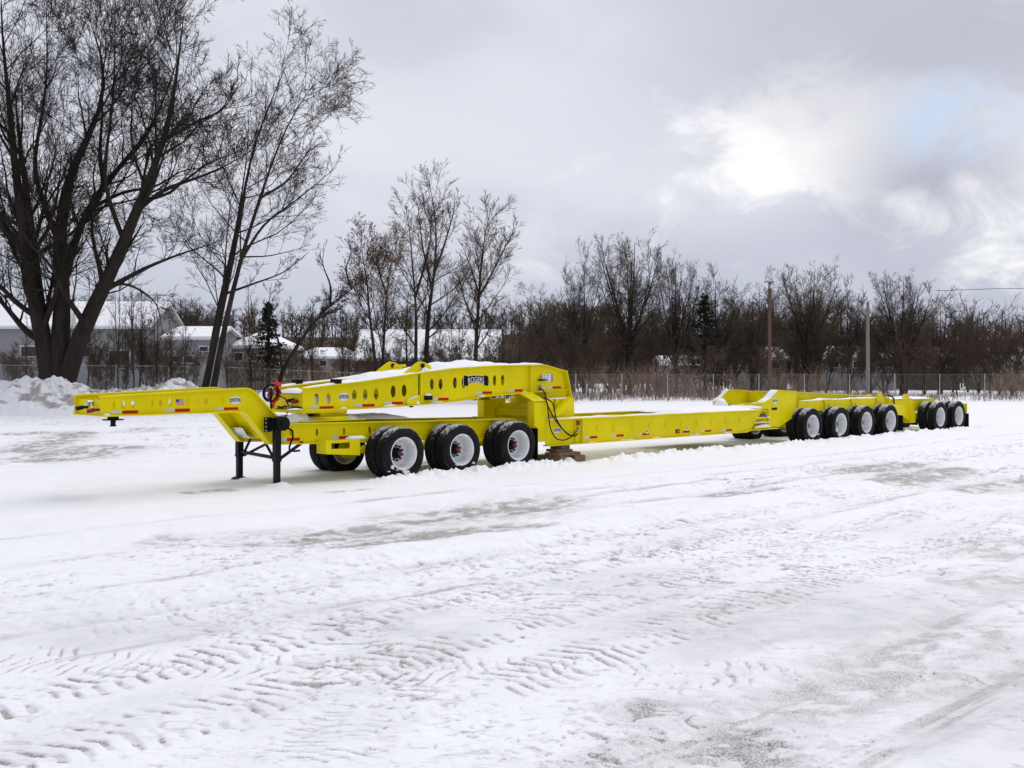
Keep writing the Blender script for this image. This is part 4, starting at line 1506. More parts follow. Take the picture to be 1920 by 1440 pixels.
def badge_oval(root, off, px, py, v, wpx, hpx):
    uc, zc = P(px, py, v)
    loop = oval_ring(px, py, v, wpx, hpx, 24)
    W = max(p[0] for p in loop) - min(p[0] for p in loop)
    H_ = max(p[1] for p in loop) - min(p[1] for p in loop)
    b = MB().prism(loop, v - 0.004, v - 0.0005).build('badge', M['decal'], root, off=off, label='white oval maker badge')
    nb = 10
    arc = lambda s, h0: [(uc + W * 0.44 * (2 * k / nb - 1), zc + h0 + 0.10 * H_ * (1 - (2 * k / nb - 1) ** 2)) for k in range(nb + 1)]
    MB().prism(arc(1, -0.24 * H_) + arc(1, 0.16 * H_)[::-1], v - 0.006, v - 0.0045).build('badge_band', M['ink'], b, off=off)
    text_mesh('ROGERS', uc, zc - 0.04 * H_, W * 0.72, H_ * 0.26, v - 0.0075, M['decal'], 'lettering', b, off, 0.02, 0.10 * H_)
    return b


def root_at(name, u, label, cat):
    off = (u, CV, 0.0)
    x, y_, _ = to_world(u, CV)
    o = empty(name, (x, y_, 0), TROT)
    tag(o, label, cat)
    return o, off


snow_bits = MB()
rs = random.Random(3)


def snow_on(path, v0, v1, hgt, n=None, hump=0.5, seed=0):
    """settled snow with a rounded, uneven back lying on a path in the u-z plane"""
    L = sum(math.hypot(path[i + 1][0] - path[i][0], path[i + 1][1] - path[i][1]) for i in range(len(path) - 1))
    n = n or max(6, int(L / 0.07))
    cum = [0.0]
    for i in range(len(path) - 1):
        cum.append(cum[-1] + math.hypot(path[i + 1][0] - path[i][0], path[i + 1][1] - path[i][1]))
    m = 9
    i = np.arange(n + 1)
    s_ = L * i / n
    u = np.interp(s_, cum, [p[0] for p in path])
    z = np.interp(s_, cum, [p[1] for p in path])
    e = np.minimum(1.0, np.minimum(6.0 * i / n, 6.0 * (n - i) / n)) ** 0.5
    amp = hgt * e * (1 - hump + 2 * hump * fbm(u * 1.6, u * 0 + v0 * 3.0 + seed, 3, 400 + seed))
    ed = 0.012 * (vnoise(u * 6.0, u * 0 + seed + 0.5, 410) - 0.5)
    t = np.linspace(0, 1, m)
    k = np.clip(1 - (2 * t - 1) ** 2, 0, 1) ** 0.45
    U_ = np.repeat(u[:, None], m, 1)
    V_ = v0 + ed[:, None] + (v1 - v0 - 2 * ed[:, None]) * t[None, :]
    lump = 0.75 + 0.5 * fbm(U_ * 5.0, V_ * 6.0, 2, 420 + seed)
    Z_ = z[:, None] - 0.004 + amp[:, None] * k[None, :] * lump
    vv = np.stack([U_, V_, Z_], -1).reshape(-1, 3).tolist()
    ff = [(a, a + m, a + m + 1, a + 1) for r_ in range(n) for a in range(r_ * m, r_ * m + m - 1)]
    snow_bits.add(vv, ff)


def snow_lump(u, v, z, ru, rv, h, seed=0):
    n, m = 18, 7
    vv, ff = [], []
    for j in range(m + 1):
        t = j / m
        for k in range(n):
            a = 2 * math.pi * k / n
            r = t * (0.8 + 0.4 * float(vnoise(np.array(2 * math.cos(a) + seed), np.array(2 * math.sin(a) + seed), 430)))
            x_, y_ = u + ru * r * math.cos(a), v + rv * r * math.sin(a)
            hh = h * (1 - t * t) * (0.55 + 0.9 * float(fbm(np.array(x_ * 4.0), np.array(y_ * 4.0), 3, 440 + seed)))
            vv.append((x_, y_, z + hh - 0.004))
    for j in range(m):
        for k in range(n):
            k2 = (k + 1) % n
            ff.append((j * n + k, (j + 1) * n + k, (j + 1) * n + k2, j * n + k2))
    snow_bits.add(vv, ff)


# ------------------------------------------------------------------ jeep dolly (the front, three-axle unit)
VN, VF = 0.70, 2 * CV - 0.70
jeep, JO = root_at('jeep_dolly', 0.0, 'yellow three-axle jeep dolly with hooked neck on black landing legs', 'trailer')
vt = VN - 0.09
j_top = [P(194, 745, vt), P(330, 737, vt), P(440, 730.8, vt), P(463, 729.6, vt), P(470, 731, vt), P(477, 735.5, vt), P(500, 761, vt), P(522, 784.5, vt),
         P(530, 793, vt), P(540, 796, vt), P(800, 790.5, vt), P(930, 787.5, vt), P(963, 786.8, vt), P(968, 789, vt), P(975, 797, vt)]
j_bot = [P(194, 779, vt), P(330, 774.5, vt), P(456, 770.5, vt), P(463, 776, vt), P(507, 831, vt), P(520, 831.5, vt), P(575, 830.5, vt), P(760, 825, vt),
         P(900, 822, vt), P(962, 818, vt), P(975, 802, vt)]
hl = [(213.4, 760, 7, 16), (231, 759, 7, 16), (249, 758, 7, 16), (285.3, 756.5, 7, 15), (301, 755.7, 7, 15), (319, 755, 6.5, 15), (352.5, 754, 7, 15),
      (371, 752.5, 6.5, 14.5), (386, 752, 6.5, 14.5), (417, 751, 6.5, 14.5), (545, 809.5, 6, 14), (594, 810.5, 5.5, 14), (645, 809, 5.5, 14.5), (693, 806, 5.5, 14.5)]
jh = [oval_ring(a, b, VN, c, d) for a, b, c, d in hl]
for vw in (VN, VF):
    beam(jeep, JO, 'frame_beam', j_top, j_bot, vw, jh)
u0 = j_top[0][0]
zf0, zf1 = j_bot[0][1], j_top[0][1]
b = MB().box(u0 + 0.06, u0 + 0.08, VN + 0.008, VF - 0.008, zf0 - 0.02, zf1 - 0.05)
fp = b.build('front_plate', M['yellow'], jeep, off=JO)
MB().box(u0 - 0.0, u0 + 0.5, VN + 0.09, VF - 0.09, zf0 - 0.02, zf0 - 0.004).build('upper_coupler_plate', M['yellow'], jeep, off=JO)
for (dv, dz, mt) in ((0.20, -0.20, 'redcap'), (0.62, -0.17, 'black')):
    g = MB().tube([(u0 + 0.06, VN + dv, zf1 + dz), (u0 - 0.02, VN + dv, zf1 + dz)], 0.022, 8)
    g.tube([(u0 - 0.02, VN + dv, zf1 + dz), (u0 - 0.05, VN + dv, zf1 + dz - 0.005), (u0 - 0.13, VN + dv, zf1 + dz - 0.02)], 0.034, 8)
    g.build('air_coupling', M[mt], jeep, True, JO)
g = MB().tube([(u0 + 0.06, VN + 0.44, zf1 - 0.10), (u0 - 0.03, VN + 0.44, zf1 - 0.10)], 0.045, 10)
g.tube([(u0 + 0.02, VN + 0.42, zf1 - 0.10), (u0 - 0.01, VN + 0.30, zf1 - 0.19)], 0.014, 6)
g.build('plug_socket', M['chrome'], jeep, True, JO)
uk, zk = P(212, 782, CV)
k_ = MB().lathe([(0.09, 0), (0.09, 0.09), (0.075, 0.12), (0.075, 0.125)], 20)
kk_ = MB()
for (r0_, z0_, r1_, z1_) in ((0.088, zf0, 0.088, zf0 - 0.085), (0.16, zf0 - 0.088, 0.17, zf0 - 0.105), (0.045, zf0 - 0.10, 0.036, zf0 - 0.20), (0.05, zf0 - 0.18, 0.05, zf0 - 0.205)):
    kk_.tube([(uk, CV, z0_), (uk, CV, z1_)], [r0_, r1_], 18)
kk_.build('kingpin', M['black'], jeep, True, JO)
for um in (-4.3, -3.5, -2.9):
    zz = float(np.interp(um, [p[0] for p in j_bot[:3]], [p[1] for p in j_bot[:3]]))
    MB().box(um, um + 0.016, VN + 0.008, VF - 0.008, zz + 0.02, zz + 0.22).build('crossmember', M['yellow'], jeep, off=JO)
MB().strip([(j_bot[3][0] + 0.22, j_bot[3][1] + 0.06), (j_bot[4][0] + 0.10, j_bot[4][1] + 0.05)], VN + 0.008, VF - 0.008, 0.012).build('neck_plate', M['yellow'], jeep, off=JO)
MB().prism([(j_bot[3][0] + 0.30, j_bot[3][1] - 0.30), (j_bot[4][0] + 0.02, j_bot[4][1] + 0.05), (j_bot[4][0] + 0.05, j_top[8][1] - 0.05), (j_top[6][0] - 0.1, j_top[6][1] - 0.08)],
           CV - 0.25, CV - 0.235).build('gusset', M['yellow'], jeep, off=JO)
for um in (-1.9, -0.75, 0.7, 2.1, 3.2):
    MB().box(um, um + 0.016, VN + 0.008, VF - 0.008, 0.72, 0.98).build('crossmember', M['yellow'], jeep, off=JO)
# turntable deck plate
MB().box(-1.75, -0.35, VN - 0.02, VF + 0.02, j_top[9][1] + 0.026, j_top[9][1] + 0.045).build('turntable_plate', M['yellow'], jeep, off=JO)
zt = j_top[9][1] + 0.045
MB().tube([(-0.95, CV, zt), (-0.95, CV, zt + 0.06)], 0.52, 28).build('turntable', M['yellow'], jeep, True, JO)
# outer side rails of the wheel bay, seen between the tyres
uw = [PU(p, 0.02) for p in (757, 866, 972)]
for (vv_, s_) in ((0.62, 1), (2 * CV - 0.62, -1)):
    for um in ((uw[0] + uw[1]) / 2, (uw[1] + uw[2]) / 2, uw[2] + 0.60):
        MB().prism([(um - 0.17, 0.72), (um + 0.17, 0.72), (um + 0.10, 0.36), (um - 0.10, 0.36)], vv_ - 0.05, vv_ + 0.05).build('spring_hanger', M['yellow'], jeep, off=JO)
    for um in uw:
        MB().strip([(um - 0.62, 0.50), (um - 0.3, 0.57), (um, 0.60), (um + 0.3, 0.57), (um + 0.62, 0.50)], vv_ - 0.04, vv_ + 0.04, 0.05).build('leaf_spring', M['yellow'], jeep, off=JO)
# suspension box under the frame ahead of the first axle
ua, za = P(608, 829, 0.45)
ub, zb_ = P(672, 851, 0.45)
bx_ = MB()
bx_.prism([(ua, za - 0.21), (ub, za - 0.27), (ub, za + 0.03), (ua, za + 0.03)], 0.40, 0.416, [[(ua + 0.12, za - 0.125), (ub - 0.22, za - 0.135), (ub - 0.22, za - 0.02), (ua + 0.12, za - 0.02)]])
bx_.box(ua, ua + 0.016, 0.418, 0.69, za - 0.21, za + 0.03)
bx_.add([(ua, 0.40, za - 0.212), (ub, 0.40, za - 0.272), (ub, 0.69, za - 0.272), (ua, 0.69, za - 0.212)], [(0, 3, 2, 1)])
bx_.box(ub - 0.016, ub, 0.418, 0.69, za - 0.27, za + 0.03)
bx_.build('suspension_box', M['yellow'], jeep, off=JO)
snow_on([(ub - 0.20, za + 0.035), (ub + 0.20, za + 0.035)], 0.45, 0.62, 0.045, seed=3)
for px in (757, 866, 972):
    axle(jeep, px, 0.445 if px < 900 else 0.455, JO, True)
# landing legs
for (vl, px) in ((0.50, 519), (1.90, 449)):
    ul, _ = P(px, 900, vl)
    leg = MB().box(ul - 0.054, ul + 0.054, vl - 0.054, vl + 0.054, 0.42, 1.06).build('landing_leg', M['black'], jeep, off=JO)
    ln = MB().box(ul - 0.046, ul + 0.046, vl - 0.046, vl + 0.046, 0.03, 0.42)
    ln.build('inner_tube', M['black'], leg, off=JO)
    MB().box(ul - 0.060, ul + 0.060, vl - 0.060, vl + 0.060, 0.41, 0.45).build('collar', M['black'], leg, off=JO)
    ft = MB().hexa([(ul - 0.12, vl - 0.12, 0.0), (ul + 0.12, vl - 0.12, 0.0), (ul + 0.12, vl + 0.12, 0.0), (ul - 0.12, vl + 0.12, 0.0)],
                   [(ul - 0.07, vl - 0.07, 0.05), (ul + 0.07, vl - 0.07, 0.05), (ul + 0.07, vl + 0.07, 0.05), (ul - 0.07, vl + 0.07, 0.05)])
    ft.build('foot', M['black'], leg, off=JO)
    gb_ = MB().disc(ul + 0.07, 1.06, vl - 0.11, vl + 0.05, 0.125, 24)
    gb_.box(ul - 0.10, ul + 0.06, vl + 0.0, vl + 0.06, 0.94, 1.16)
    gb_.disc(ul + 0.07, 1.06, vl - 0.135, vl - 0.11, 0.05, 16)
    gb_.build('gearbox', M['black'], leg, True, JO)
    plate = MB().box(ul - 0.20, ul - 0.06, vl + 0.062, vl + 0.085, 0.92, 1.17)
    pl = plate.build('mounting_plate', M['black'], leg, off=JO)
    for k in range(4):
        MB().tube([(ul - 0.18, vl + 0.062, 0.945 + k * 0.066), (ul - 0.18, vl + 0.045, 0.945 + k * 0.066)], 0.013, 6).build('bolt', M['chrome'], leg, off=JO)
ul1, ul2 = P(519, 900, 0.5)[0], P(449, 900, 1.9)[0]
MB().tube([(ul1, 0.56, 0.47), (ul2, 1.84, 0.50)], 0.032, 8).build('cross_brace', M['black'], jeep, True, JO)
def brk(px, py, v):
    a_, z_ = P(px, py, v)
    return (a_, v, z_)


MB().tube([brk(511, 855, 0.57), brk(489, 815, 1.02)], 0.024, 8).build('brace', M['black'], jeep, True, JO)
MB().tube([brk(457, 850, 1.84), brk(474, 814, 1.38)], 0.024, 8).build('brace', M['black'], jeep, True, JO)
MB().tube([brk(459, 853, 1.82), brk(498, 833, 1.00)], 0.026, 8).build('brace', M['black'], jeep, True, JO)
MB().tube([(ul1 + 0.07, 0.52, 0.45), (ul1 + 0.62, 0.66, 0.70)], 0.030, 8).build('brace', M['black'], jeep, True, JO)
ch_ = MB().tube([(ul1 + 0.10, 0.44, 1.02), (ul1 + 0.26, 0.42, 0.93), (ul1 + 0.27, 0.42, 0.82), (ul1 + 0.20, 0.42, 0.66), (ul1 + 0.20, 0.42, 0.60), (ul1 + 0.30, 0.43, 0.575), (ul1 + 0.42, 0.44, 0.58)], 0.018, 8)
ch_.build('crank_handle', M['black'], jeep, True, JO)
# mud flaps
for (v0, v1) in ((0.02, 0.60), (2 * CV - 0.60, 2 * CV - 0.02)):
    u_, z_ = P(1008, 802, 0.02)
    MB().box(u_ + 0.0, u_ + 0.012, v0, v1, 0.14, 0.78).build('mud_flap', M['rubber'], jeep, off=JO)
    MB().box(u_ - 0.03, u_ + 0.02, v0, v1 + 0.1 if v0 < 1 else v1, 0.78, 0.82).build('flap_bracket', M['yellow'], jeep, off=JO)
# tapes, flag and badge
for a in ((208, 227, 229, 259, 770, 776), (308, 327, 328, 356, 766.5, 772.5), (403, 419.5, 420, 446.5, 764, 769),
          (527, 537, 538, 562, 821.5, 827.5), (621, 635, 635.5, 659, 818, 823.5)):
    tape(jeep, JO, *a, VN - 0.0075)
badge_oval(jeep, JO, 441, 750.5, VN - 0.008, 22, 15)
fu0, fz0 = P(329, 759.5, VN)
fu1, fz1 = P(344.5, 748.5, VN)
fl_ = MB().box(fu0, fu1, VN - 0.011, VN - 0.0075, fz0, fz1).build('flag_decal', M['decal'], jeep, off=JO, label='small flag sticker with blue corner and red stripes')
st_ = MB()
hs = (fz1 - fz0) / 13
for k in range(7):
    a0 = fz0 + hs * 2 * k
    st_.box(fu0 if k < 4 else fu0 + (fu1 - fu0) * 0.42, fu1, VN - 0.0125, VN - 0.0113, a0, a0 + hs)
st_.build('red_stripes', M['redtape'], fl_, off=JO)
MB().box(fu0, fu0 + (fu1 - fu0) * 0.41, VN - 0.0130, VN - 0.0113, fz0 + hs * 7, fz1).build('blue_canton', M['navy'], fl_, off=JO)


# hose bundle hung behind the neck
def coil(u, v, z, r, turns, rad, mat, name, tilt=0.0, dv=0.04):
    pts = []
    n_ = int(turns * 20)
    for i in range(n_ + 1):
        a = 2 * math.pi * i / 20
        pts.append((u + r * math.cos(a) * (1 - 0.1 * i / n_), v + dv * i / n_ * turns, z + r * math.sin(a) * (1 - 0.06 * i / n_) + tilt * math.cos(a)))
    return MB().tube(pts, rad, 6).build(name, M[mat], jeep, True, JO)


uh, zh = P(507, 737, 1.05)
coil(uh, 1.00, zh, 0.155, 2.2, 0.013, 'rubber', 'hose')
coil(uh - 0.04, 1.02, zh - 0.02, 0.09, 2, 0.020, 'hoseblue', 'hose')
coil(uh + 0.10, 1.04, zh - 0.04, 0.11, 2.5, 0.020, 'hosered', 'hose', 0.02)
MB().tube([(uh + 0.10, 1.05, zh + 0.18), (uh + 0.16, 1.05, zh + 0.05), (uh + 0.10, 1.05, zh - 0.12), (uh + 0.03, 1.02, zh - 0.22), (uh - 0.02, 1.0, zh - 0.34)], [0.03, 0.03, 0.026, 0.024, 0.02], 8).build('hose', M['hosered'], jeep, True, JO)
gl_ = MB().box(uh + 0.06, uh + 0.19, 1.0, 1.10, zh + 0.10, zh + 0.19)
gl_.tube([(uh + 0.12, 1.05, zh + 0.18), (uh + 0.12, 1.05, zh + 0.25)], 0.022, 8)
gl_.build('red_coupling', M['hosered'], jeep, off=JO)
MB().tube([(uh + 0.14, 1.0, zh - 0.05), (uh + 0.26, 0.98, zh - 0.10), (uh + 0.33, 0.97, zh - 0.25), (uh + 0.28, 0.97, zh - 0.40), (uh + 0.20, 1.0, zh - 0.45)], 0.012, 6).build('hose', M['rubber'], jeep, True, JO)
MB().tube([(uh - 0.02, 1.0, 0.95), (uh - 0.02, 1.0, zh + 0.1)], 0.018, 6).build('hose_stand', M['black'], jeep, True, JO)
# snow on the jeep
snow_on([(j_top[9][0] + 0.02, j_top[9][1] + 0.03), (-1.2, j_top[9][1] + 0.03)], VN + 0.05, VF + 0.1, 0.09, hump=0.9, seed=11)
snow_on([(-1.3, j_top[9][1] + 0.05), (0.8, j_top[9][1] + 0.025)], VN + 0.05, VF + 0.08, 0.075, hump=0.9, seed=12)
snow_lump(-1.62, 0.95, j_top[9][1] + 0.04, 0.22, 0.16, 0.19, 2)
snow_lump(-0.62, 0.82, j_top[9][1] + 0.04, 0.25, 0.12, 0.10, 3)
snow_on([(j_bot[4][0] - 0.16, j_bot[4][1] + 0.24), (j_bot[4][0] - 0.06, j_bot[4][1] + 0.09), (j_bot[4][0] + 0.06, j_bot[4][1] + 0.05)], VN + 0.55, VF - 0.02, 0.05, hump=0.9, seed=13)
snow_on([(u0 + 0.02, zf0 + 0.003), (u0 + 0.12, zf0 + 0.003)], VN - 0.09, VN - 0.01, 0.04, seed=14)

# ------------------------------------------------------------------ lowboy trailer (gooseneck, deck, four-axle bogie)
low, LO = root_at('lowboy_trailer', 8.0, 'long yellow lowboy trailer with raised gooseneck, low deck and four rear axles', 'trailer')
g_top = [P(572, 729.8, vt), P(680, 716.8, vt), P(786, 701, vt), P(846.7, 692.5, vt), P(890, 689.3, vt), P(940, 686.8, vt), P(1016, 685, vt), P(1024, 686.2, vt), P(1061, 697, vt)]
g_bot = [P(573, 767.5, vt), P(680, 764.8, vt), P(784, 758, vt), P(862, 750.5, vt), P(915, 741.5, vt), P(992, 734.6, vt), P(1066, 729.5, vt)]
gl = [(593, 748.3, 8.7, 21), (615.4, 747.5, 8.7, 21), (664, 741, 9, 21.5), (684.5, 740, 9, 21.5), (705, 738.5, 9, 21.5), (737, 734, 9.5, 23), (757.5, 732.5, 9.5, 23),
      (809.5, 720.4, 7.5, 20.5), (825.8, 720, 7.5, 20.5), (852.7, 717.8, 7.5, 20.5), (869, 717.3, 7.5, 20.5), (914, 715, 5, 18), (927, 713.7, 6.5, 20.5), (942, 713, 6.5, 20.5)]
gh = [oval_ring(a, b_, VN, c, d) for a, b_, c, d in gl]
u1015, z1015 = P(1015, 718, VN)
u1035, z1035 = P(1036, 700, VN)
gh_near = gh
for vw in (VN, VF):
    beam(low, LO, 'gooseneck_beam', g_top, g_bot, vw, gh, ft=0.024)
gu0 = g_top[0][0]
gz0, gz1 = g_bot[0][1], g_top[0][1]
MB().box(gu0 + 0.05, gu0 + 0.07, VN + 0.008, VF - 0.008, gz0 + 0.0, gz1 - 0.07).build('front_plate', M['yellow'], low, off=LO)
snow_on([(gu0 + 0.0, gz1 - 0.07), (gu0 + 0.7, gz1 - 0.05)], VN + 0.012, VF - 0.012, 0.07, hump=0.2, seed=21)
for (dv, dz, mt) in ((0.22, -0.22, 'redcap'), (0.34, -0.20, 'black')):
    MB().tube([(gu0 + 0.05, VN + dv, gz1 + dz), (gu0 - 0.08, VN + dv, gz1 + dz - 0.01)], 0.032, 8).build('air_coupling', M[mt], low, True, LO)
MB().tube([(gu0 + 0.05, VN + 0.40, gz1 - 0.33), (gu0 - 0.02, VN + 0.40, gz1 - 0.33)], 0.045, 10).build('plug_socket', M['chrome'], low, True, LO)
MB().box(gu0 - 0.0, gu0 + 0.95, VN - 0.02, VF + 0.02, gz0 - 0.075, gz0 - 0.026).build('upper_coupler_plate', M['yellow'], low, off=LO)
MB().tube([(gu0 + 0.75, CV, gz0 - 0.08), (gu0 + 0.75, CV, 1.10)], 0.16, 20).build('kingpin', M['yellow'], low, True, LO)
wedge = MB()
wedge.prism([(gu0 + 0.45, gz0 - 0.08), (gu0 + 1.05, gz0 - 0.08), (gu0 + 0.98, 1.11), (gu0 + 0.5, 1.11)], VN + 0.12, VN + 0.30)
wedge.prism([(gu0 + 0.45, gz0 - 0.08), (gu0 + 1.05, gz0 - 0.08), (gu0 + 0.98, 1.11), (gu0 + 0.5, 1.11)], VF - 0.30, VF - 0.12)
wedge.build('turntable_saddle', M['yellow'], low, off=LO)
for um in (0.0, 1.6, 2.6, 3.5):
    zt_ = float(np.interp(um, [p[0] for p in g_top], [p[1] for p in g_top]))
    MB().box(um, um + 0.016, VN + 0.008, VF - 0.008, zt_ - 0.28, zt_ - 0.06).build('crossmember', M['yellow'], low, off=LO)
MB().strip([(p[0], p[1] - 0.05) for p in g_top[2:7]], VN + 0.008, VF - 0.008, 0.015).build('top_plate', M['yellow'], low, off=LO)
MB().strip([(p[0], p[1] + 0.02) for p in g_bot[2:6]], VN + 0.008, VF - 0.008, 0.015).build('belly_shade_plate', M['yellow'], low, off=LO)  # added under the neck to keep its inside dark
MB().tube([(gu0 + 0.04, VN + 0.02 + 0.12 * k, gz0 + 0.01 + 0.012 * ((k * 7) % 3)) for k in range(8)], 0.016, 6).build('air_hose', M['rubber'], low, True, LO)
# hinge seam, hinge ears, lamp box, pads
us = PU(786, VN)
MB().box(us - 0.028, us - 0.004, VN - 0.011, VN - 0.0072, 1.40, g_top[2][1] - 0.01).build('hinge_gap', M['ink'], low, off=LO)
MB().box(us - 0.004, us + 0.025, VN - 0.06, VN - 0.0072, 1.33, g_top[2][1]).build('stiffener', M['yellow'], low, off=LO)
MB().prism([P(758, 752, VN), P(785, 740, VN), P(785, 758, VN), P(762, 758.5, VN)], VN - 0.05, VN - 0.0078).build('hinge_gusset', M['yellow'], low, off=LO)
snow_on([P(762, 751, VN), P(783, 741.5, VN)], VN - 0.055, VN - 0.009, 0.03, n=10, seed=22)
snow_lump(us - 0.08, VN - 0.05, P(782, 757.5, VN)[1], 0.06, 0.04, 0.06, 4)
e1 = [P(752, 699, VN), P(783, 680, VN), P(789, 677.5, VN), P(797, 679, VN), P(809, 686, VN), P(809, 697, VN)]
base_z = min(e1[0][1], e1[-1][1])
e1 = [(e1[0][0], float(np.interp(e1[0][0], [p[0] for p in g_top], [p[1] for p in g_top])))] + e1[1:5] + [(e1[5][0] + 0.05, float(np.interp(e1[5][0], [p[0] for p in g_top], [p[1] for p in g_top])))]
e1 = [e1[0], e1[-1]] + e1[1:-1][::-1]
eh, ehz = P(793, 685.5, VN)
for vw in (VN + 0.02, VF - 0.05):
    ear = MB().prism(e1, vw, vw + 0.03, [ring(0.045, 14, eh, ehz)]).build('hinge_ear', M['yellow'], low, off=LO)
    MB().tube([(eh, vw - 0.03, ehz), (eh, vw + 0.06, ehz)], 0.042, 14).build('hinge_pin', M['black'], ear, True, LO)
MB().tube([(eh, VN + 0.55, ehz), (eh, VF - 0.1, ehz - 0.02)], 0.03, 8).build('hinge_bar', M['yellow'], low, True, LO)
lu, lz = P(801, 745.5, VN)
MB().box(lu - 0.085, lu + 0.075, VN - 0.075, VN - 0.0078, lz - 0.045, lz + 0.04).build('lamp_box', M['black'], low, off=LO)
snow_on([(lu - 0.085, lz + 0.042), (lu + 0.07, lz + 0.042)], VN - 0.075, VN - 0.01, 0.045, n=8, seed=23)
for (vw, px, py) in ((VN, 630, 720), (VF, 557.5, 719)):
    pu, pz = P(px, py, vw)
    pz = float(np.interp(pu, [p[0] for p in g_top], [p[1] for p in g_top])) + 0.024
    MB().box(pu - 0.07, pu + 0.07, vw - 0.08, vw + 0.08, pz, pz + 0.085).build('rubber_pad', M['rubber'], low, off=LO)
MB().box(PU(774, VN) - 0.03, PU(774, VN) + 0.03, VN + 0.02, VN + 0.08, g_bot[2][1] - 0.06, g_bot[2][1] - 0.026).build('drain_plug', M['black'], low, off=LO)
# front black arch badge with ROGERS
bu0, bz0 = P(868, 722, VN)
bu1, bz1 = P(915, 703.5, VN)
bc, bw = (bu0 + bu1) / 2, (bu1 - bu0) / 2
zc_ = P(891, 712.5, VN)[1]
nb = 14
arcf = lambda h0, a: [(bc + bw * (2 * k / nb - 1), zc_ + h0 + a * (1 - (2 * k / nb - 1) ** 2)) for k in range(nb + 1)]
bd_ = MB().prism([(p[0], p[1]) for p in arcf(-0.125, 0.075)] + arcf(0.045, 0.055)[::-1], VN - 0.0105, VN - 0.0076).build('name_plate_border', M['decal'], low, off=LO)
sc_ = lambda pts: [(bc + (p[0] - bc) * 0.97, zc_ + (p[1] - zc_) * 0.90) for p in pts]
MB().prism(sc_(arcf(-0.125, 0.075)) + sc_(arcf(0.045, 0.055))[::-1], VN - 0.0125, VN - 0.011).build('name_plate', M['ink'], bd_, off=LO, label='black arched maker plate with white letters')
for s_ in (-1, 1):
    MB().prism([(bc + s_ * bw * 0.80 - 0.05, zc_ - 0.10), (bc + s_ * bw * 0.80 + 0.06, zc_ - 0.125), (bc + s_ * bw * 0.80 + 0.06, zc_ + 0.075), (bc + s_ * bw * 0.80 - 0.05, zc_ + 0.095)],
               VN - 0.0145, VN - 0.0128).build('scroll_end', M['ink'], bd_, off=LO)
text_mesh('ROGERS', bc, zc_ - 0.012, bw * 1.28, 0.108, VN - 0.0165, M['decal'], 'lettering', bd_, LO, 0.010, 0.025)
badge_oval(low, LO, 644.6, 744.2, VN - 0.008, 20, 15.5)
# control recess
MB().box(u1015 - 0.02, u1035 + 0.02, VN - 0.011, VN - 0.0074, z1015 + 0.02, z1035 - 0.01).build('control_door', M['yellow'], low, off=LO)
pp = MB().box(u1015 + 0.02, u1035 - 0.06, VN - 0.0145, VN - 0.0115, z1015 + 0.03, z1035 - 0.02)
pp = pp.build('instruction_sheet', M['decal'], low, off=LO, label='white printed instruction sheet')
pr = MB()
for k in range(3):
    for q in range(2):
        a0 = u1015 + 0.05 + q * 0.10
        c0 = z1015 + 0.05 + k * 0.05
        pr.box(a0, a0 + 0.05, VN - 0.0165, VN - 0.015, c0, c0 + 0.012)
pr.build('print', M['ink'], pp, off=LO)
MB().box(u1035 - 0.055, u1035 + 0.0, VN - 0.016, VN - 0.0115, z1015 + 0.03, z1035 - 0.02).build('control_slot', M['hub'], low, off=LO)
MB().tube([(u1015 + 0.16, VN - 0.03, z1015 + 0.06), (u1015 - 0.04, VN - 0.05, z1015 + 0.065), (u1015 - 0.13, VN - 0.05, z1015 + 0.065)], [0.012, 0.022, 0.022], 8).build('control_lever', M['black'], low, True, LO)
MB().tube([(u1015 - 0.02, VN - 0.008, z1035 - 0.06), (u1015 - 0.02, VN - 0.05, z1035 - 0.06)], 0.03, 10).build('valve', M['chrome'], low, True, LO)
um = PU(991, VN)
MB().box(um, um + 0.018, VN - 0.085, VN - 0.0074, g_bot[5][1] + 0.01, g_top[5][1] + 0.01).build('stiffener', M['yellow'], low, off=LO)
# rear wall of the gooseneck, drop legs and gussets
ge_t, ge_b = P(1061, 697, vt), P(1071, 750, vt)
MB().strip([(ge_t[0], ge_t[1] + 0.02), (ge_b[0] + 0.01, ge_b[1])], VN - 0.12, VF + 0.12, 0.02).build('rear_flange', M['yellow'], low, off=LO)
# transverse box (bolster) between the neck and the deck
VD = 0.32                       # near face of the deck beam
d_u0 = PU(1026, VD)
bol_u0, bol_u1 = PU(1000, 0.55), ge_b[0] - 0.02
zdt = P(1031.7, 787, VD)[1]
zdb = P(1026, 833, VD)[1]
MB().box(bol_u0 + 0.62, bol_u1, VN - 0.20, VF + 0.20, zdt + 0.03, g_bot[-1][1] - 0.20).build('bolster', M['yellow'], low, off=LO)
MB().box(bol_u0 + 0.55, bol_u1 - 0.015, VN - 0.005, VF + 0.005, g_bot[-1][1] - 0.198, g_bot[-1][1] - 0.026).build('bolster_top', M['yellow'], low, off=LO)
snow_on([(bol_u0 + 0.50, g_bot[-1][1] - 0.197), (bol_u1 - 0.1, g_bot[-1][1] - 0.197)], VN - 0.195, VN - 0.02, 0.03, seed=24)
pu0 = PU(1002, VD)
pu1 = PU(1024, VD)
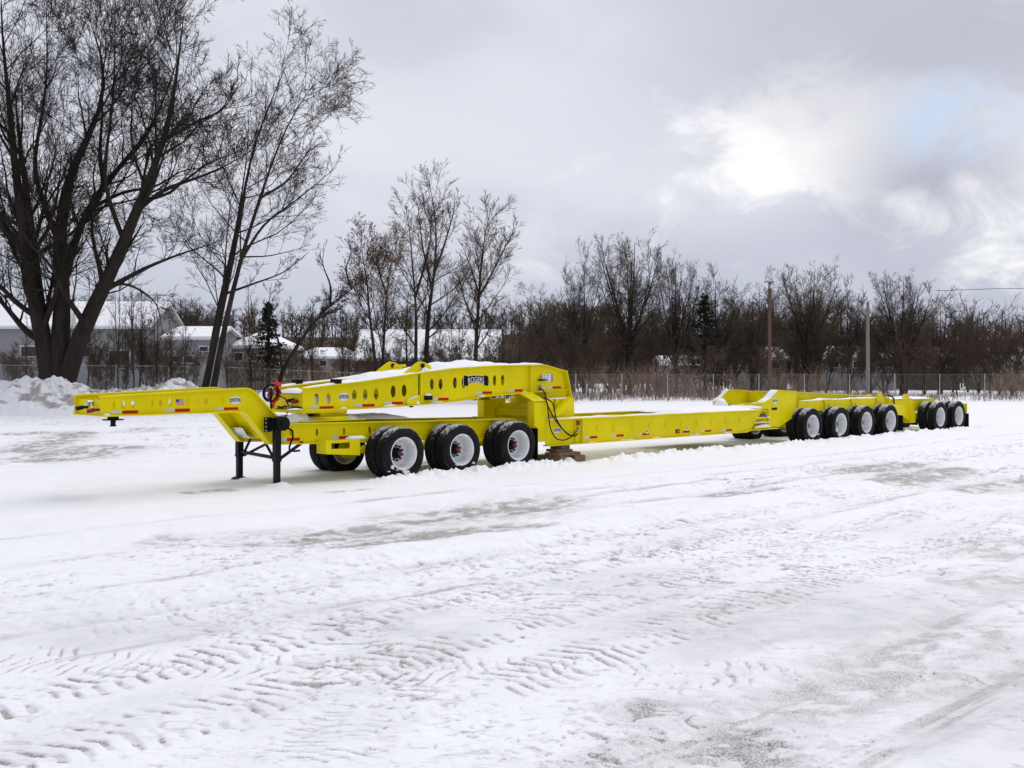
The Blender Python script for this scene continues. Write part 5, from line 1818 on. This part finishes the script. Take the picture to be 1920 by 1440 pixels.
for vv_, s_ in ((VD, 1), (2 * CV - VD, -1)):
    lo_, hi_ = (vv_, vv_ + 0.20) if s_ > 0 else (vv_ - 0.20, vv_)
    pz_ = P(1012, 752, VD)[1]
    MB().box(pu0, pu1, lo_, hi_, zdb + 0.06, pz_).build('corner_post', M['yellow'], low, off=LO)
    a, b_ = (VD + 0.0, VN - 0.09) if s_ > 0 else (2 * CV - VD, VF + 0.09)
    uu0, uu1 = PU(994, VN) - 0.02, pu0 + 0.06
    g_ = MB()
    zz0, zz1 = g_bot[5][1] - 0.024, pz_
    g_.hexa([(pu0, a, zz1 - 0.03), (pu1, a, zz1 - 0.03), (pu1 - 0.1, b_, zz0 - 0.03), (pu0 - 0.12, b_, zz0 - 0.03)] if s_ > 0 else
            [(pu0 - 0.12, b_, zz0 - 0.03), (pu1 - 0.1, b_, zz0 - 0.03), (pu1, a, zz1 - 0.03), (pu0, a, zz1 - 0.03)],
            [(pu0, a, zz1), (pu1, a, zz1), (pu1 - 0.1, b_, zz0), (pu0 - 0.12, b_, zz0)] if s_ > 0 else
            [(pu0 - 0.12, b_, zz0), (pu1 - 0.1, b_, zz0), (pu1, a, zz1), (pu0, a, zz1)])
    g_.build('shoulder_gusset', M['yellow'], low, off=LO)
    br0, br1 = P(1042, 778, VD), P(1073, 752, VD)
    w_ = 0.075
    MB().prism([(br0[0] - w_, br0[1]), (br0[0] + w_, br0[1] - 0.03), (br1[0] + 0.03, br1[1] - 0.07), (br1[0] - 0.02, br1[1] + 0.10)], vv_ + 0.005 * s_, vv_ + 0.12 * s_).build('diagonal_brace', M['yellow'], low, off=LO)
    MB().prism([P(1012, 752, VD), (PU(1012, VD), zdt), (PU(1046, VD), zdt), (PU(1046, VD), g_bot[-1][1] - 0.20), (PU(1030, VD), g_bot[-1][1] - 0.20)][::-1], vv_ + 0.13 * s_, vv_ + 0.15 * s_).build('side_plate', M['yellow'], low, off=LO)
MB().box(pu0 + 0.52, pu0 + 0.54, VD + 0.20, 2 * CV - VD - 0.20, zdb + 0.06, P(1012, 752, VD)[1] - 0.08).build('bolster_front_plate', M['yellow'], low, off=LO)
MB().box(pu0 + 0.36, pu0 + 0.518, VD + 0.22, 2 * CV - VD - 0.22, 0.98, 1.12).build('bolster_rib', M['yellow'], low, off=LO)
# deck beams
vd = VD - 0.07
d_top = [P(1028, 787.5, vd), P(1130, 784, vd), P(1330, 774, vd), P(1432, 771.2, vd)]
d_bot = [P(1027, 832, vd), P(1130, 827, vd), P(1340, 814, vd), P(1401, 811.2, vd), P(1408, 809.5, vd), P(1461, 809.5, vd)]
zt_d = sum(p[1] for p in d_top) / 4
zb_d = sum(p[1] for p in d_bot[:4]) / 4
d_top = [(p[0], zt_d) for p in d_top]
d_bot = [(p[0], zb_d) for p in d_bot[:4]] + [(d_bot[4][0], zb_d + 0.04), (d_bot[5][0], zb_d + 0.04)]
d_top2 = d_top + [(d_top[-1][0] + 0.12, zt_d - 0.03), (d_top[-1][0] + 0.16, zt_d - 0.12)]
dpoly_top = d_top + [(d_top[-1][0] - 0.0, zt_d - 0.001), (d_bot[5][0] - 0.6, zb_d + 0.3)]
for vw in (VD, 2 * CV - VD):
    web = MB().prism(d_bot[:4] + [(d_bot[3][0] + 0.25, zb_d + 0.02), (d_top[-1][0], zt_d)] + d_top[:-1][::-1], vw - 0.008, vw + 0.008).build('deck_beam', M['yellow'], low, off=LO)
    MB().strip(d_top2, vw - 0.07, vw + 0.07, 0.025).build('top_flange', M['yellow'], web, off=LO)
    MB().strip([(p[0], p[1] - 0.025) for p in d_bot], vw - 0.07, vw + 0.07, 0.023).build('bottom_flange', M['yellow'], web, off=LO)
    if vw < CV:
        for px in (1122, 1153, 1188, 1219.7, 1249.6, 1280, 1308, 1335, 1362.7, 1388.6):
            uu = PU(px, VD)
            zz = (zt_d + zb_d) / 2 + 0.03
            MB().prism([(uu - 0.075, zz - 0.06), (uu + 0.06, zz - 0.06), (uu + 0.075, zz), (uu + 0.06, zz + 0.06), (uu - 0.075, zz + 0.06)], vw - 0.026, vw - 0.0085).build('outrigger_socket', M['yellow'], low, off=LO)
# inner deck: two centre beams and cross slats
for vw in (0.95, 1.45):
    MB().box(d_top[0][0] + 0.9, d_top[-1][0], vw - 0.05, vw + 0.05, zb_d + 0.1, zt_d - 0.02).build('centre_beam', M['yellow'], low, off=LO)
uu = d_top[0][0] + 1.4
while uu < d_top[-1][0] - 0.2:
    MB().box(uu, uu + 0.09, VD + 0.075, 2 * CV - VD - 0.075, zt_d - 0.15, zt_d - 0.04).build('deck_crossmember', M['yellow'], low, off=LO)
    uu += 0.62
ux = PU(1088, VD)
MB().box(ux, ux + 0.02, VD - 0.068, VD - 0.0085, zb_d + 0.001, zt_d - 0.001).build('stiffener', M['yellow'], low, off=LO)
ux = PU(1076, VD)
MB().box(ux, ux + 0.016, VD - 0.05, VD - 0.0085, zb_d + 0.001, zt_d - 0.001).build('stiffener', M['yellow'], low, off=LO)
ux, uz = P(1083, 793, VD - 0.03)
MB().disc(ux, uz, VD - 0.05, VD - 0.0085, 0.055, 18).build('marker_lamp', M['redcap'], low, True, LO, label='round red marker lamp')
ux, uz = P(1270, 808.5, VD)
ml = MB().box(ux - 0.08, ux + 0.08, VD - 0.02, VD - 0.0085, uz - 0.045, uz + 0.045).build('marker_lamp_plate', M['black'], low, off=LO)
MB().box(ux - 0.05, ux + 0.05, VD - 0.035, VD - 0.0205, uz - 0.028, uz + 0.028).build('amber_lens', simple('amber_lens', (0.55, 0.16, 0.02), rough=0.25), ml, off=LO)
for (px, py) in ((1213, 810), (1288, 804)):
    ux, uz = P(px, py, VD)
    MB().box(ux - 0.035, ux + 0.035, VD - 0.012, VD - 0.0085, uz - 0.04, uz + 0.04).build('small_decal', M['decal'], low, off=LO)
    MB().box(ux - 0.03, ux + 0.01, VD - 0.0145, VD - 0.0125, uz - 0.0, uz + 0.035).build('decal_print', M['navy'], low, off=LO)
ux, uz = P(1083.5, 804, VD - 0.02)
MB().tube([(ux, VD - 0.0085, uz), (ux + 0.0, VD - 0.07, uz - 0.01)], 0.035, 10).build('plug_socket', M['chrome'], low, True, LO)
badge_oval(low, LO, 1045, 806.5, VD - 0.009, 13, 11.5)
# hoses slung from neck to deck
for (pa, pts, r_) in (((1012, 727), [(1021, 733), (1025, 757), (1036, 780), (1052, 803), (1069, 817), (1079, 818), (1083, 812)], 0.014),
                      ((1010, 747), [(1026, 748), (1036, 754), (1039, 765), (1042, 785), (1055, 806), (1069, 818), (1080, 817)], 0.013),
                      ((1022, 746), [(1026, 756), (1028, 775), (1031, 803), (1041, 823), (1056, 826.5), (1070, 821), (1081, 808)], 0.013)):
    q = [P(pa[0], pa[1], VN - 0.02)]
    h_pts = [(q[0][0], VN - 0.02, q[0][1])]
    for i, p in enumerate(pts):
        vv_ = VD - 0.09 - 0.04 * (i % 2)
        a, z_ = P(p[0], p[1], vv_)
        h_pts.append((a, vv_, z_))
    ctl = np.array(h_pts)
    tt = np.linspace(0, 1, len(ctl))
    fine = np.stack([np.interp(np.linspace(0, 1, 60), tt, ctl[:, i]) for i in range(3)], 1)
    for _ in range(14):
        fine[1:-1] = 0.25 * fine[:-2] + 0.5 * fine[1:-1] + 0.25 * fine[2:]
    MB().tube([tuple(p) for p in fine], r_, 7).build('air_hose', M['rubber'], low, True, LO)
ux, uz = P(1013, 727, VN - 0.02)
MB().tube([(ux, VN - 0.008, uz), (ux, VN - 0.09, uz)], 0.055, 12).build('hose_coupling', M['chrome'], low, True, LO)
for a in ((580, 596.7, 599, 625.4, 762, 767), (665, 679, 679.5, 702, 757.7, 762.8), (720.5, 734, 734.7, 756, 753.5, 758.5), (810, 821, 821.5, 841, 746, 751),
          (892, 904, 904.6, 922.6, 734, 738.7), (953, 964, 965, 980, 730, 734.5), (1025, 1035.6, 1036, 1051.6, 724.5, 728.5)):
    tape(low, LO, *a, VN - 0.0075)
for a in ((1096, 1105, 1105.4, 1119.8, 818, 822.5), (1147, 1155, 1155.7, 1169.4, 815, 819), (1196, 1203.6, 1204, 1217, 812.4, 816.2), (None, None, 1280, 1293, 808, 811.8),
          (1314, 1321.5, 1322, 1333.5, 806.6, 810), (1354, 1361, 1361.8, 1373, 805, 808.4)):
    tape(low, LO, *a, VD - 0.0085)

# rear bogie: side plates and beams
VB = 0.42
b_u0 = PU(1425, VB)
near = [P(1430, 756, VB), P(1441, 750, VB), P(1457, 732.6, VB), P(1489, 735.3, VB)]
zb1 = near[-1][1]
zlow = zb_d + 0.05
side = [(near[0][0] - 0.02, zt_d + 0.03), (PU(1440, VB), zt_d + 0.03), (PU(1440, VB), zlow), (PU(1461, VB), zlow), (PU(1490, VB) + 0.05, 0.72), (PU(1490, VB) + 0.05, zb1),
        near[2], near[1], (near[0][0] - 0.02, near[0][1])]
for vw, s_ in ((VB, 1), (2 * CV - VB, -1)):
    sp_ = MB().prism(side, vw - 0.012, vw + 0.012).build('bogie_side_plate', M['yellow'], low, off=LO)
    MB().strip([(side[-1][0], side[-1][1] + 0.003), (near[1][0], near[1][1] + 0.003), (near[2][0], near[2][1] + 0.003), (side[5][0], zb1 + 0.003)], vw - 0.05, vw + 0.19 if s_ > 0 else vw + 0.05, 0.022).build('top_flange', M['yellow'], sp_, off=LO)
    MB().box(side[5][0], side[5][0] + 0.02, vw if s_ > 0 else VF - 0.06, VN + 0.06 if s_ > 0 else vw, 0.72, zb1).build('step_plate', M['yellow'], sp_, off=LO)
    a, b_ = (vw - 0.05, vw + 0.19) if s_ > 0 else (vw - 0.19, vw + 0.05)
    snow_on([(side[-1][0] + 0.01, side[-1][1] + 0.028), (near[1][0], near[1][1] + 0.03), (near[2][0] - 0.02, near[2][1] + 0.024)], vw - 0.04, vw + 0.19 if s_ > 0 else vw + 0.06, 0.05, hump=0.3, seed=31)
    # the long tapering spine rails
    bt = [(side[5][0] - 0.02, zb1 - 0.002), P(1578, 740.5, VN - 0.07), P(1663, 745.6, VN - 0.07)]
    bt = [(bt[0][0], zb1 - 0.0), bt[1], bt[2]]
    bb = [(bt[0][0], 0.86), (bt[1][0], 0.84), (bt[2][0], 0.80)]
    vv_ = VN + 0.02 if s_ > 0 else VF - 0.02
    beam(low, LO, 'bogie_beam', bt, bb, vv_, [], fl=0.08)
    # outer sill above the wheels with hangers
    vs_ = 0.50 if s_ > 0 else 2 * CV - 0.50
    s0, s1 = PU(1494, 0.5), PU(1648, 0.5)
    zs = 1.11
    MB().box(s0, s1, vs_ - 0.06, vs_ + 0.06, zs - 0.30, zs).build('wheel_sill', M['yellow'], low, off=LO)
    snow_on([(s0 + 0.3, zs + 0.002), (s1 - 0.05, zs + 0.002)], vs_ - 0.06, vs_ + 0.12, 0.04, hump=0.8, seed=33)
    for px in (1551, 1601.4, 1648):
        uu = PU(px, 0.44)
        hg = MB().prism([(uu - 0.10, zs - 0.40), (uu + 0.10, zs - 0.40), (uu + 0.22, zs + 0.015), (uu - 0.22, zs + 0.015)], vs_ - 0.10 * s_, vs_ - 0.063 * s_, [ring(0.035, 10, uu - 0.01, zs - 0.16)])
        hg.build('axle_hanger', M['yellow'], low, off=LO)
        if s_ > 0:
            snow_lump(uu + 0.02, vs_ - 0.10, zs - 0.40, 0.09, 0.03, 0.05, int(px) % 7)
# plates on the near side plate and coupling fingers at the deck's end
pn = MB().box(PU(1440.5, VB - 0.02), PU(1460, VB - 0.02), VB - 0.034, VB - 0.0125, zlow + 0.03, zt_d - 0.02)
pn.build('coupling_plate', M['yellow'], low, off=LO)
fx0, fx1 = PU(1412, VD), PU(1438, VB)
for k, zz in enumerate((0.70, 0.58, 0.45)):
    MB().box(fx0, fx1, VD - 0.05, VD + 0.10, zz, zz + 0.022).build('coupling_finger', M['yellow'], low, off=LO)
    snow_on([(fx0 + 0.05, zz + 0.023), (fx1, zz + 0.023)], VD - 0.048, VD + 0.08, 0.022 if k < 2 else 0.07, seed=40 + k)
MB().box(fx0 + 0.1, fx1 + 0.05, VD + 0.11, VD + 0.13, zb_d + 0.04, zt_d).build('coupling_back_plate', M['yellow'], low, off=LO)
MB().tube([(d_top2[-1][0], VD - 0.06, zt_d - 0.13), (d_top2[-1][0], VD + 0.12, zt_d - 0.13)], 0.05, 14).build('coupling_pin', M['hub'], low, True, LO)
for k in range(7):
    uu = side[1][0] + 0.35 + k * 0.20
    MB().box(uu, uu + 0.12, VF + 0.10, VF + 0.24, zt_d + 0.03, zt_d + 0.09).build('ratchet_tooth', M['hub'], low, off=LO)
# cross members of the bogie
for um in (side[5][0] + 0.3, PU(1578, VN), PU(1640, VN), side[1][0] + 0.3):
    MB().box(um, um + 0.14, VN + 0.03, VF - 0.03, 0.80, 1.06).build('crossmember', M['yellow'], low, off=LO)
for px in (1524, 1577, 1625, 1670):
    axle(low, px, 0.44, LO, False)
badge_oval(low, LO, 1453.5, 751.5, VB - 0.0125, 9.5, 10)
ux, uz = P(1447, 770, VB)
tape(low, LO, 1444, 1449, 1449.5, 1459, 769, 773, VB - 0.0125)
MB().box(PU(1446, VB), PU(1456, VB), VB - 0.0165, VB - 0.0126, P(1446, 768.5, VB)[1], P(1446, 764.5, VB)[1]).build('small_decal', M['ink'], low, off=LO)
ue = PU(1664, VN)
for px in (1629, 1650):
    uu = PU(px, VN)
    zt_ = float(np.interp(uu, [p[0] for p in bt], [p[1] for p in bt])) + 0.022
    hh_ = 0.05 if px < 1640 else 0.13
    MB().prism([(uu - 0.12, zt_), (uu + 0.12, zt_), (uu + 0.09, zt_ + hh_), (uu - 0.08, zt_ + hh_)], VN - 0.02, VN + 0.03).build('lug', M['yellow'], low, off=LO)
MB().box(ue - 0.03, ue, VN - 0.07, VF + 0.07, 0.80, 1.10).build('end_plate', M['yellow'], low, off=LO)
f0, f1 = PU(1674, 0.16), PU(1696, 0.16)
for s_ in (1, -1):
    vv_ = 0.16 if s_ > 0 else 2 * CV - 0.16
    vi_ = VN - 0.08 if s_ > 0 else VF + 0.08
    fb = MB().prism([(f0, 0.62), (f1, 0.55), (f1, 0.87), (f0 - 0.05, 0.90)], vv_ - 0.01, vv_ + 0.01)
    fb.box(f1 - 0.02, f1, min(vv_, vi_) + 0.01, max(vv_, vi_), 0.55, 0.87)
    fb.box(ue - 0.2, f1 - 0.021, min(vv_, vi_) + 0.01, max(vv_, vi_), 0.86, 0.875)
    fb.build('tail_box', M['yellow'], low, off=LO)
    MB().box(f1 - 0.10, f1 - 0.088, min(vv_, vi_), max(vv_, vi_), 0.10, 0.57).build('mud_flap', M['rubber'], low, off=LO)
pts = [P(1660, 741.5, VN), P(1666, 743, VN), P(1670, 747, VN), P(1671, 757, VN)]
MB().tube([(p[0], VN - 0.1, p[1]) for p in pts], 0.025, 6).build('air_hose', M['rubber'], low, True, LO)
# snow lying inside the gooseneck, seen through its holes
for (pa, pb, hh_, sd_) in ((582, 628, 0.30, 81), (652, 716, 0.16, 82), (726, 768, 0.13, 83)):
    q0, q1 = PU(pa, VN), PU(pb, VN)
    zz_ = float(np.interp((q0 + q1) / 2, [p[0] for p in g_bot], [p[1] for p in g_bot])) + 0.002
    snow_on([(q0, zz_), (q1, zz_ + 0.01)], VN + 0.012, VN + 0.45, hh_, hump=0.15, seed=sd_)


def splat(px, py, w, h, seed):
    uc, zc = P(px, py, -0.01)
    rr = random.Random(seed)
    n_ = 12
    loop = []
    for k in range(n_):
        r_ = rr.uniform(0.6, 1.1)
        loop.append((uc + w * r_ * math.cos(2 * math.pi * k / n_), zc + h * r_ * math.sin(2 * math.pi * k / n_)))
    snow_bits.prism(loop, -0.045, 0.02)


for a in ((735, 876, 0.03, 0.045, 1), (760, 885, 0.07, 0.05, 2), (767, 890, 0.05, 0.04, 3), (729, 884, 0.012, 0.012, 4), (744, 881, 0.012, 0.012, 5), (856, 871, 0.03, 0.022, 6), (887, 868, 0.03, 0.025, 7),
          (1568, 806, 0.03, 0.07, 8), (1573, 815, 0.06, 0.06, 9), (1580, 821, 0.05, 0.04, 10), (1533, 814, 0.03, 0.02, 11), (1514, 826, 0.04, 0.02, 12)):
    splat(*a)
# snow along the trailer's upper edges
for vw, sd_ in ((VN, 51), (VF, 52)):
    snow_on([(p[0], p[1] + 0.025) for p in g_top[:3]], vw - 0.085, vw + 0.085, 0.028, hump=0.5, seed=sd_)
    snow_on([(p[0], p[1] + 0.025) for p in g_top[2:8]], vw - 0.088, vw + 0.10, 0.045, hump=0.8, seed=sd_ + 2)
zg = lambda u_: float(np.interp(u_, [p[0] for p in g_top], [p[1] for p in g_top]))
snow_on([(PU(812, VN), zg(PU(812, VN)) - 0.02), (PU(880, VN), zg(PU(880, VN)) - 0.02), (PU(960, VN), zg(PU(960, VN)) - 0.03)], VN + 0.05, VF - 0.05, 0.15, hump=0.7, seed=55)
snow_lump(PU(838, VN), VN + 0.25, zg(PU(838, VN)) + 0.01, 0.55, 0.3, 0.13, 6)
snow_lump(PU(658, VN), VN + 0.12, zg(PU(658, VN)) + 0.0, 0.42, 0.15, 0.07, 7)
snow_on([(us - 1.2, zg(us - 1.2) + 0.0), (us + 0.6, zg(us + 0.6) - 0.02)], VN + 0.15, VF - 0.1, 0.09, hump=0.5, seed=57)
snow_lump(us + 0.12, VN - 0.03, zg(us + 0.12) + 0.03, 0.12, 0.06, 0.08, 8)
snow_on([(p[0], zt_d + 0.026) for p in d_top], VD - 0.05, VD + 0.075, 0.030, hump=0.8, seed=58)
snow_on([(p[0], zt_d + 0.026) for p in d_top], 2 * CV - VD - 0.07, 2 * CV - VD + 0.06, 0.016, hump=0.8, seed=59)
snow_on([(PU(1300, VD), zt_d + 0.0), (PU(1428, VD), zt_d + 0.02)], VD + 0.05, 2 * CV - VD - 0.05, 0.09, hump=0.5, seed=60)
snow_lump(PU(1352, 1.5), 1.5, zt_d + 0.03, 0.30, 0.20, 0.26, 9)
snow_on([(side[1][0], zt_d + 0.03), (side[1][0] + 1.8, zt_d + 0.03)], VB + 0.2, 2 * CV - VB - 0.02, 0.10, hump=0.7, seed=61)
for k in range(7):
    px = 1120 + k * 40 + rs.uniform(-22, 22)
    snow_lump(PU(px, VD), VD - 0.045, zb_d, rs.uniform(0.08, 0.2), 0.022, rs.uniform(0.01, 0.03), k)
for k in range(6):
    px = 580 + k * 75 + rs.uniform(-35, 35)
    zq = float(np.interp(PU(px, VN), [p[0] for p in g_bot], [p[1] for p in g_bot]))
    snow_lump(PU(px, VN), VN - 0.05, zq, rs.uniform(0.08, 0.2), 0.03, rs.uniform(0.015, 0.035), k)

# ------------------------------------------------------------------ booster dolly (two axles at the tail)
boo, BO = root_at('booster_dolly', 22.0, 'short yellow two-axle booster dolly coupled at the trailer tail', 'trailer')
n_u0, n_u1 = ue + 0.02, PU(1705, VN)
for vw in (VN, VF):
    MB().prism([(n_u0, 0.78), (n_u1, 0.30), (n_u1 + 0.15, 0.30), (n_u1 + 0.15, 1.0), (n_u0, 1.02)], vw - 0.05, vw + 0.05).build('tongue', M['yellow'], boo, off=BO)
MB().box(n_u0 + 0.04, n_u1 + 0.05, VN - 0.07, VF + 0.07, 1.022, 1.045).build('tongue_plate', M['yellow'], boo, off=BO)
snow_on([(n_u0 + 0.05, 1.046), (n_u1, 1.046)], VN - 0.06, VF + 0.06, 0.035, seed=71)
MB().box(n_u1 - 0.12, n_u1 + 0.18, VN - 0.12, VF + 0.12, 0.27, 0.60).build('pivot_box', M['yellow'], boo, off=BO)
uu = PU(1698, VN)
MB().prism([(uu - 0.22, 1.046), (uu + 0.22, 1.046), (uu + 0.10, 1.18), (uu - 0.10, 1.18)], VN - 0.03, VN + 0.03, [ring(0.03, 10, uu + 0.02, 1.12)]).build('lug', M['yellow'], boo, off=BO)
fe = PU(1815, 0.06)
for vw in (VN, VF):
    hh = [oval_ring(p, 758, VN, 2.2, 7, 10) for p in (1711, 1716, 1722)]
    MB().prism([(n_u1 + 0.16, 0.60), (fe, 0.60), (fe, 0.82), (n_u1 + 2.0, 0.84), (n_u1 + 1.6, 1.0), (n_u1 + 0.16, 1.0)], vw - 0.012, vw + 0.012, hh).build('frame_beam', M['yellow'], boo, off=BO)
MB().box(n_u1 + 0.16, n_u1 + 1.6, VN - 0.07, VF + 0.07, 1.0015, 1.02).build('frame_plate', M['yellow'], boo, off=BO)
snow_on([(n_u1 + 0.2, 1.021), (n_u1 + 1.5, 1.021)], VN - 0.06, VF + 0.06, 0.06, seed=72)
snow_on([(n_u1 + 0.2, 0.60), (n_u1 + 0.9, 0.60)], VN - 0.11, VN - 0.014, 0.05, seed=73)
for s_ in (1, -1):
    vv_ = 0.46 if s_ > 0 else 2 * CV - 0.46
    MB().box(PU(1740, 0.42), fe, vv_ - 0.05, vv_ + 0.05, 0.56, 0.82).build('wheel_sill', M['yellow'], boo, off=BO)
    snow_on([(PU(1742, 0.42), 0.822), (fe - 0.03, 0.822)], vv_ - 0.05, vv_ + 0.1, 0.035, seed=74)
    uh_ = PU(1780, 0.40)
    MB().prism([(uh_ - 0.13, 0.48), (uh_ + 0.13, 0.48), (uh_ + 0.24, 0.835), (uh_ - 0.24, 0.835)], vv_ - 0.09 * s_, vv_ - 0.053 * s_, [ring(0.035, 10, uh_, 0.66)]).build('axle_hanger', M['yellow'], boo, off=BO)
    a, b_ = (0.03, 0.60) if s_ > 0 else (2 * CV - 0.60, 2 * CV - 0.03)
    MB().box(fe - 0.012, fe, a, b_, 0.05, 0.50).build('mud_flap', M['rubber'], boo, off=BO)
MB().box(fe + 0.002, fe + 0.03, 0.10, 2 * CV - 0.10, 0.50, 0.83).build('tail_plate', M['yellow'], boo, off=BO)
for px in (1763.5, 1798):
    axle(boo, px, 0.45, BO, False)

# settled snow object (one uncountable cover)
x_, y_, _ = to_world(8.0, CV)
so = link_mesh('settled_snow', snow_bits.mesh('settled_snow', M['snow'], True, (8.0, CV, 0)), None, (x_, y_, 0), TROT)
tag(so, 'patchy white snow lying on the yellow trailer beams and deck', kind='stuff')


# ------------------------------------------------------------------ timber blocks under the front of the deck
def timber(u, v, z, lu, lv, lz, rz, label):
    b = MB()
    a, c, d = lu / 2, lv / 2, lz
    e = 0.012
    b.hexa([(-a, -c, 0), (a, -c, 0), (a, c, 0), (-a, c, 0)], [(-a + e, -c + e * 0.5, d), (a - e * 0.4, -c, d - 0.006), (a, c - e, d), (-a, c, d - 0.004)])
    x, y__, _ = to_world(u, v)
    o = b.build('timber_block', M['wood'])
    o.location = (x, y__, z)
    o.rotation_euler = (0, 0, TROT + rz)
    return tag(o, label, 'timber', 'timber blocks propping the deck')


tu = PU(1052, 0.45)
hz_ = zb_d - 0.026
timber(tu - 0.25, 0.50, 0.0, 0.26, 0.75, 0.15, 0.04, 'brown end-on timber block, bottom of the stack on the jeep wheel side')
timber(tu + 0.29, 0.50, 0.0, 0.30, 0.75, 0.15, -0.10, 'weathered timber block, bottom of the stack on the deck side')
timber(tu + 0.00, 0.40, 0.152, 0.72, 0.40, 0.065, 0.06, 'flat timber laid across the two bottom blocks of the stack')
timber(tu - 0.02, 0.48, 0.219, 0.46, 0.34, 0.06, -0.12, 'short flat timber in the middle of the stack under the deck')
timber(tu + 0.02, 0.50, 0.281, 0.30, 0.30, max(0.03, hz_ - 0.283), 0.08, 'topmost timber block of the stack, touching the deck beam')
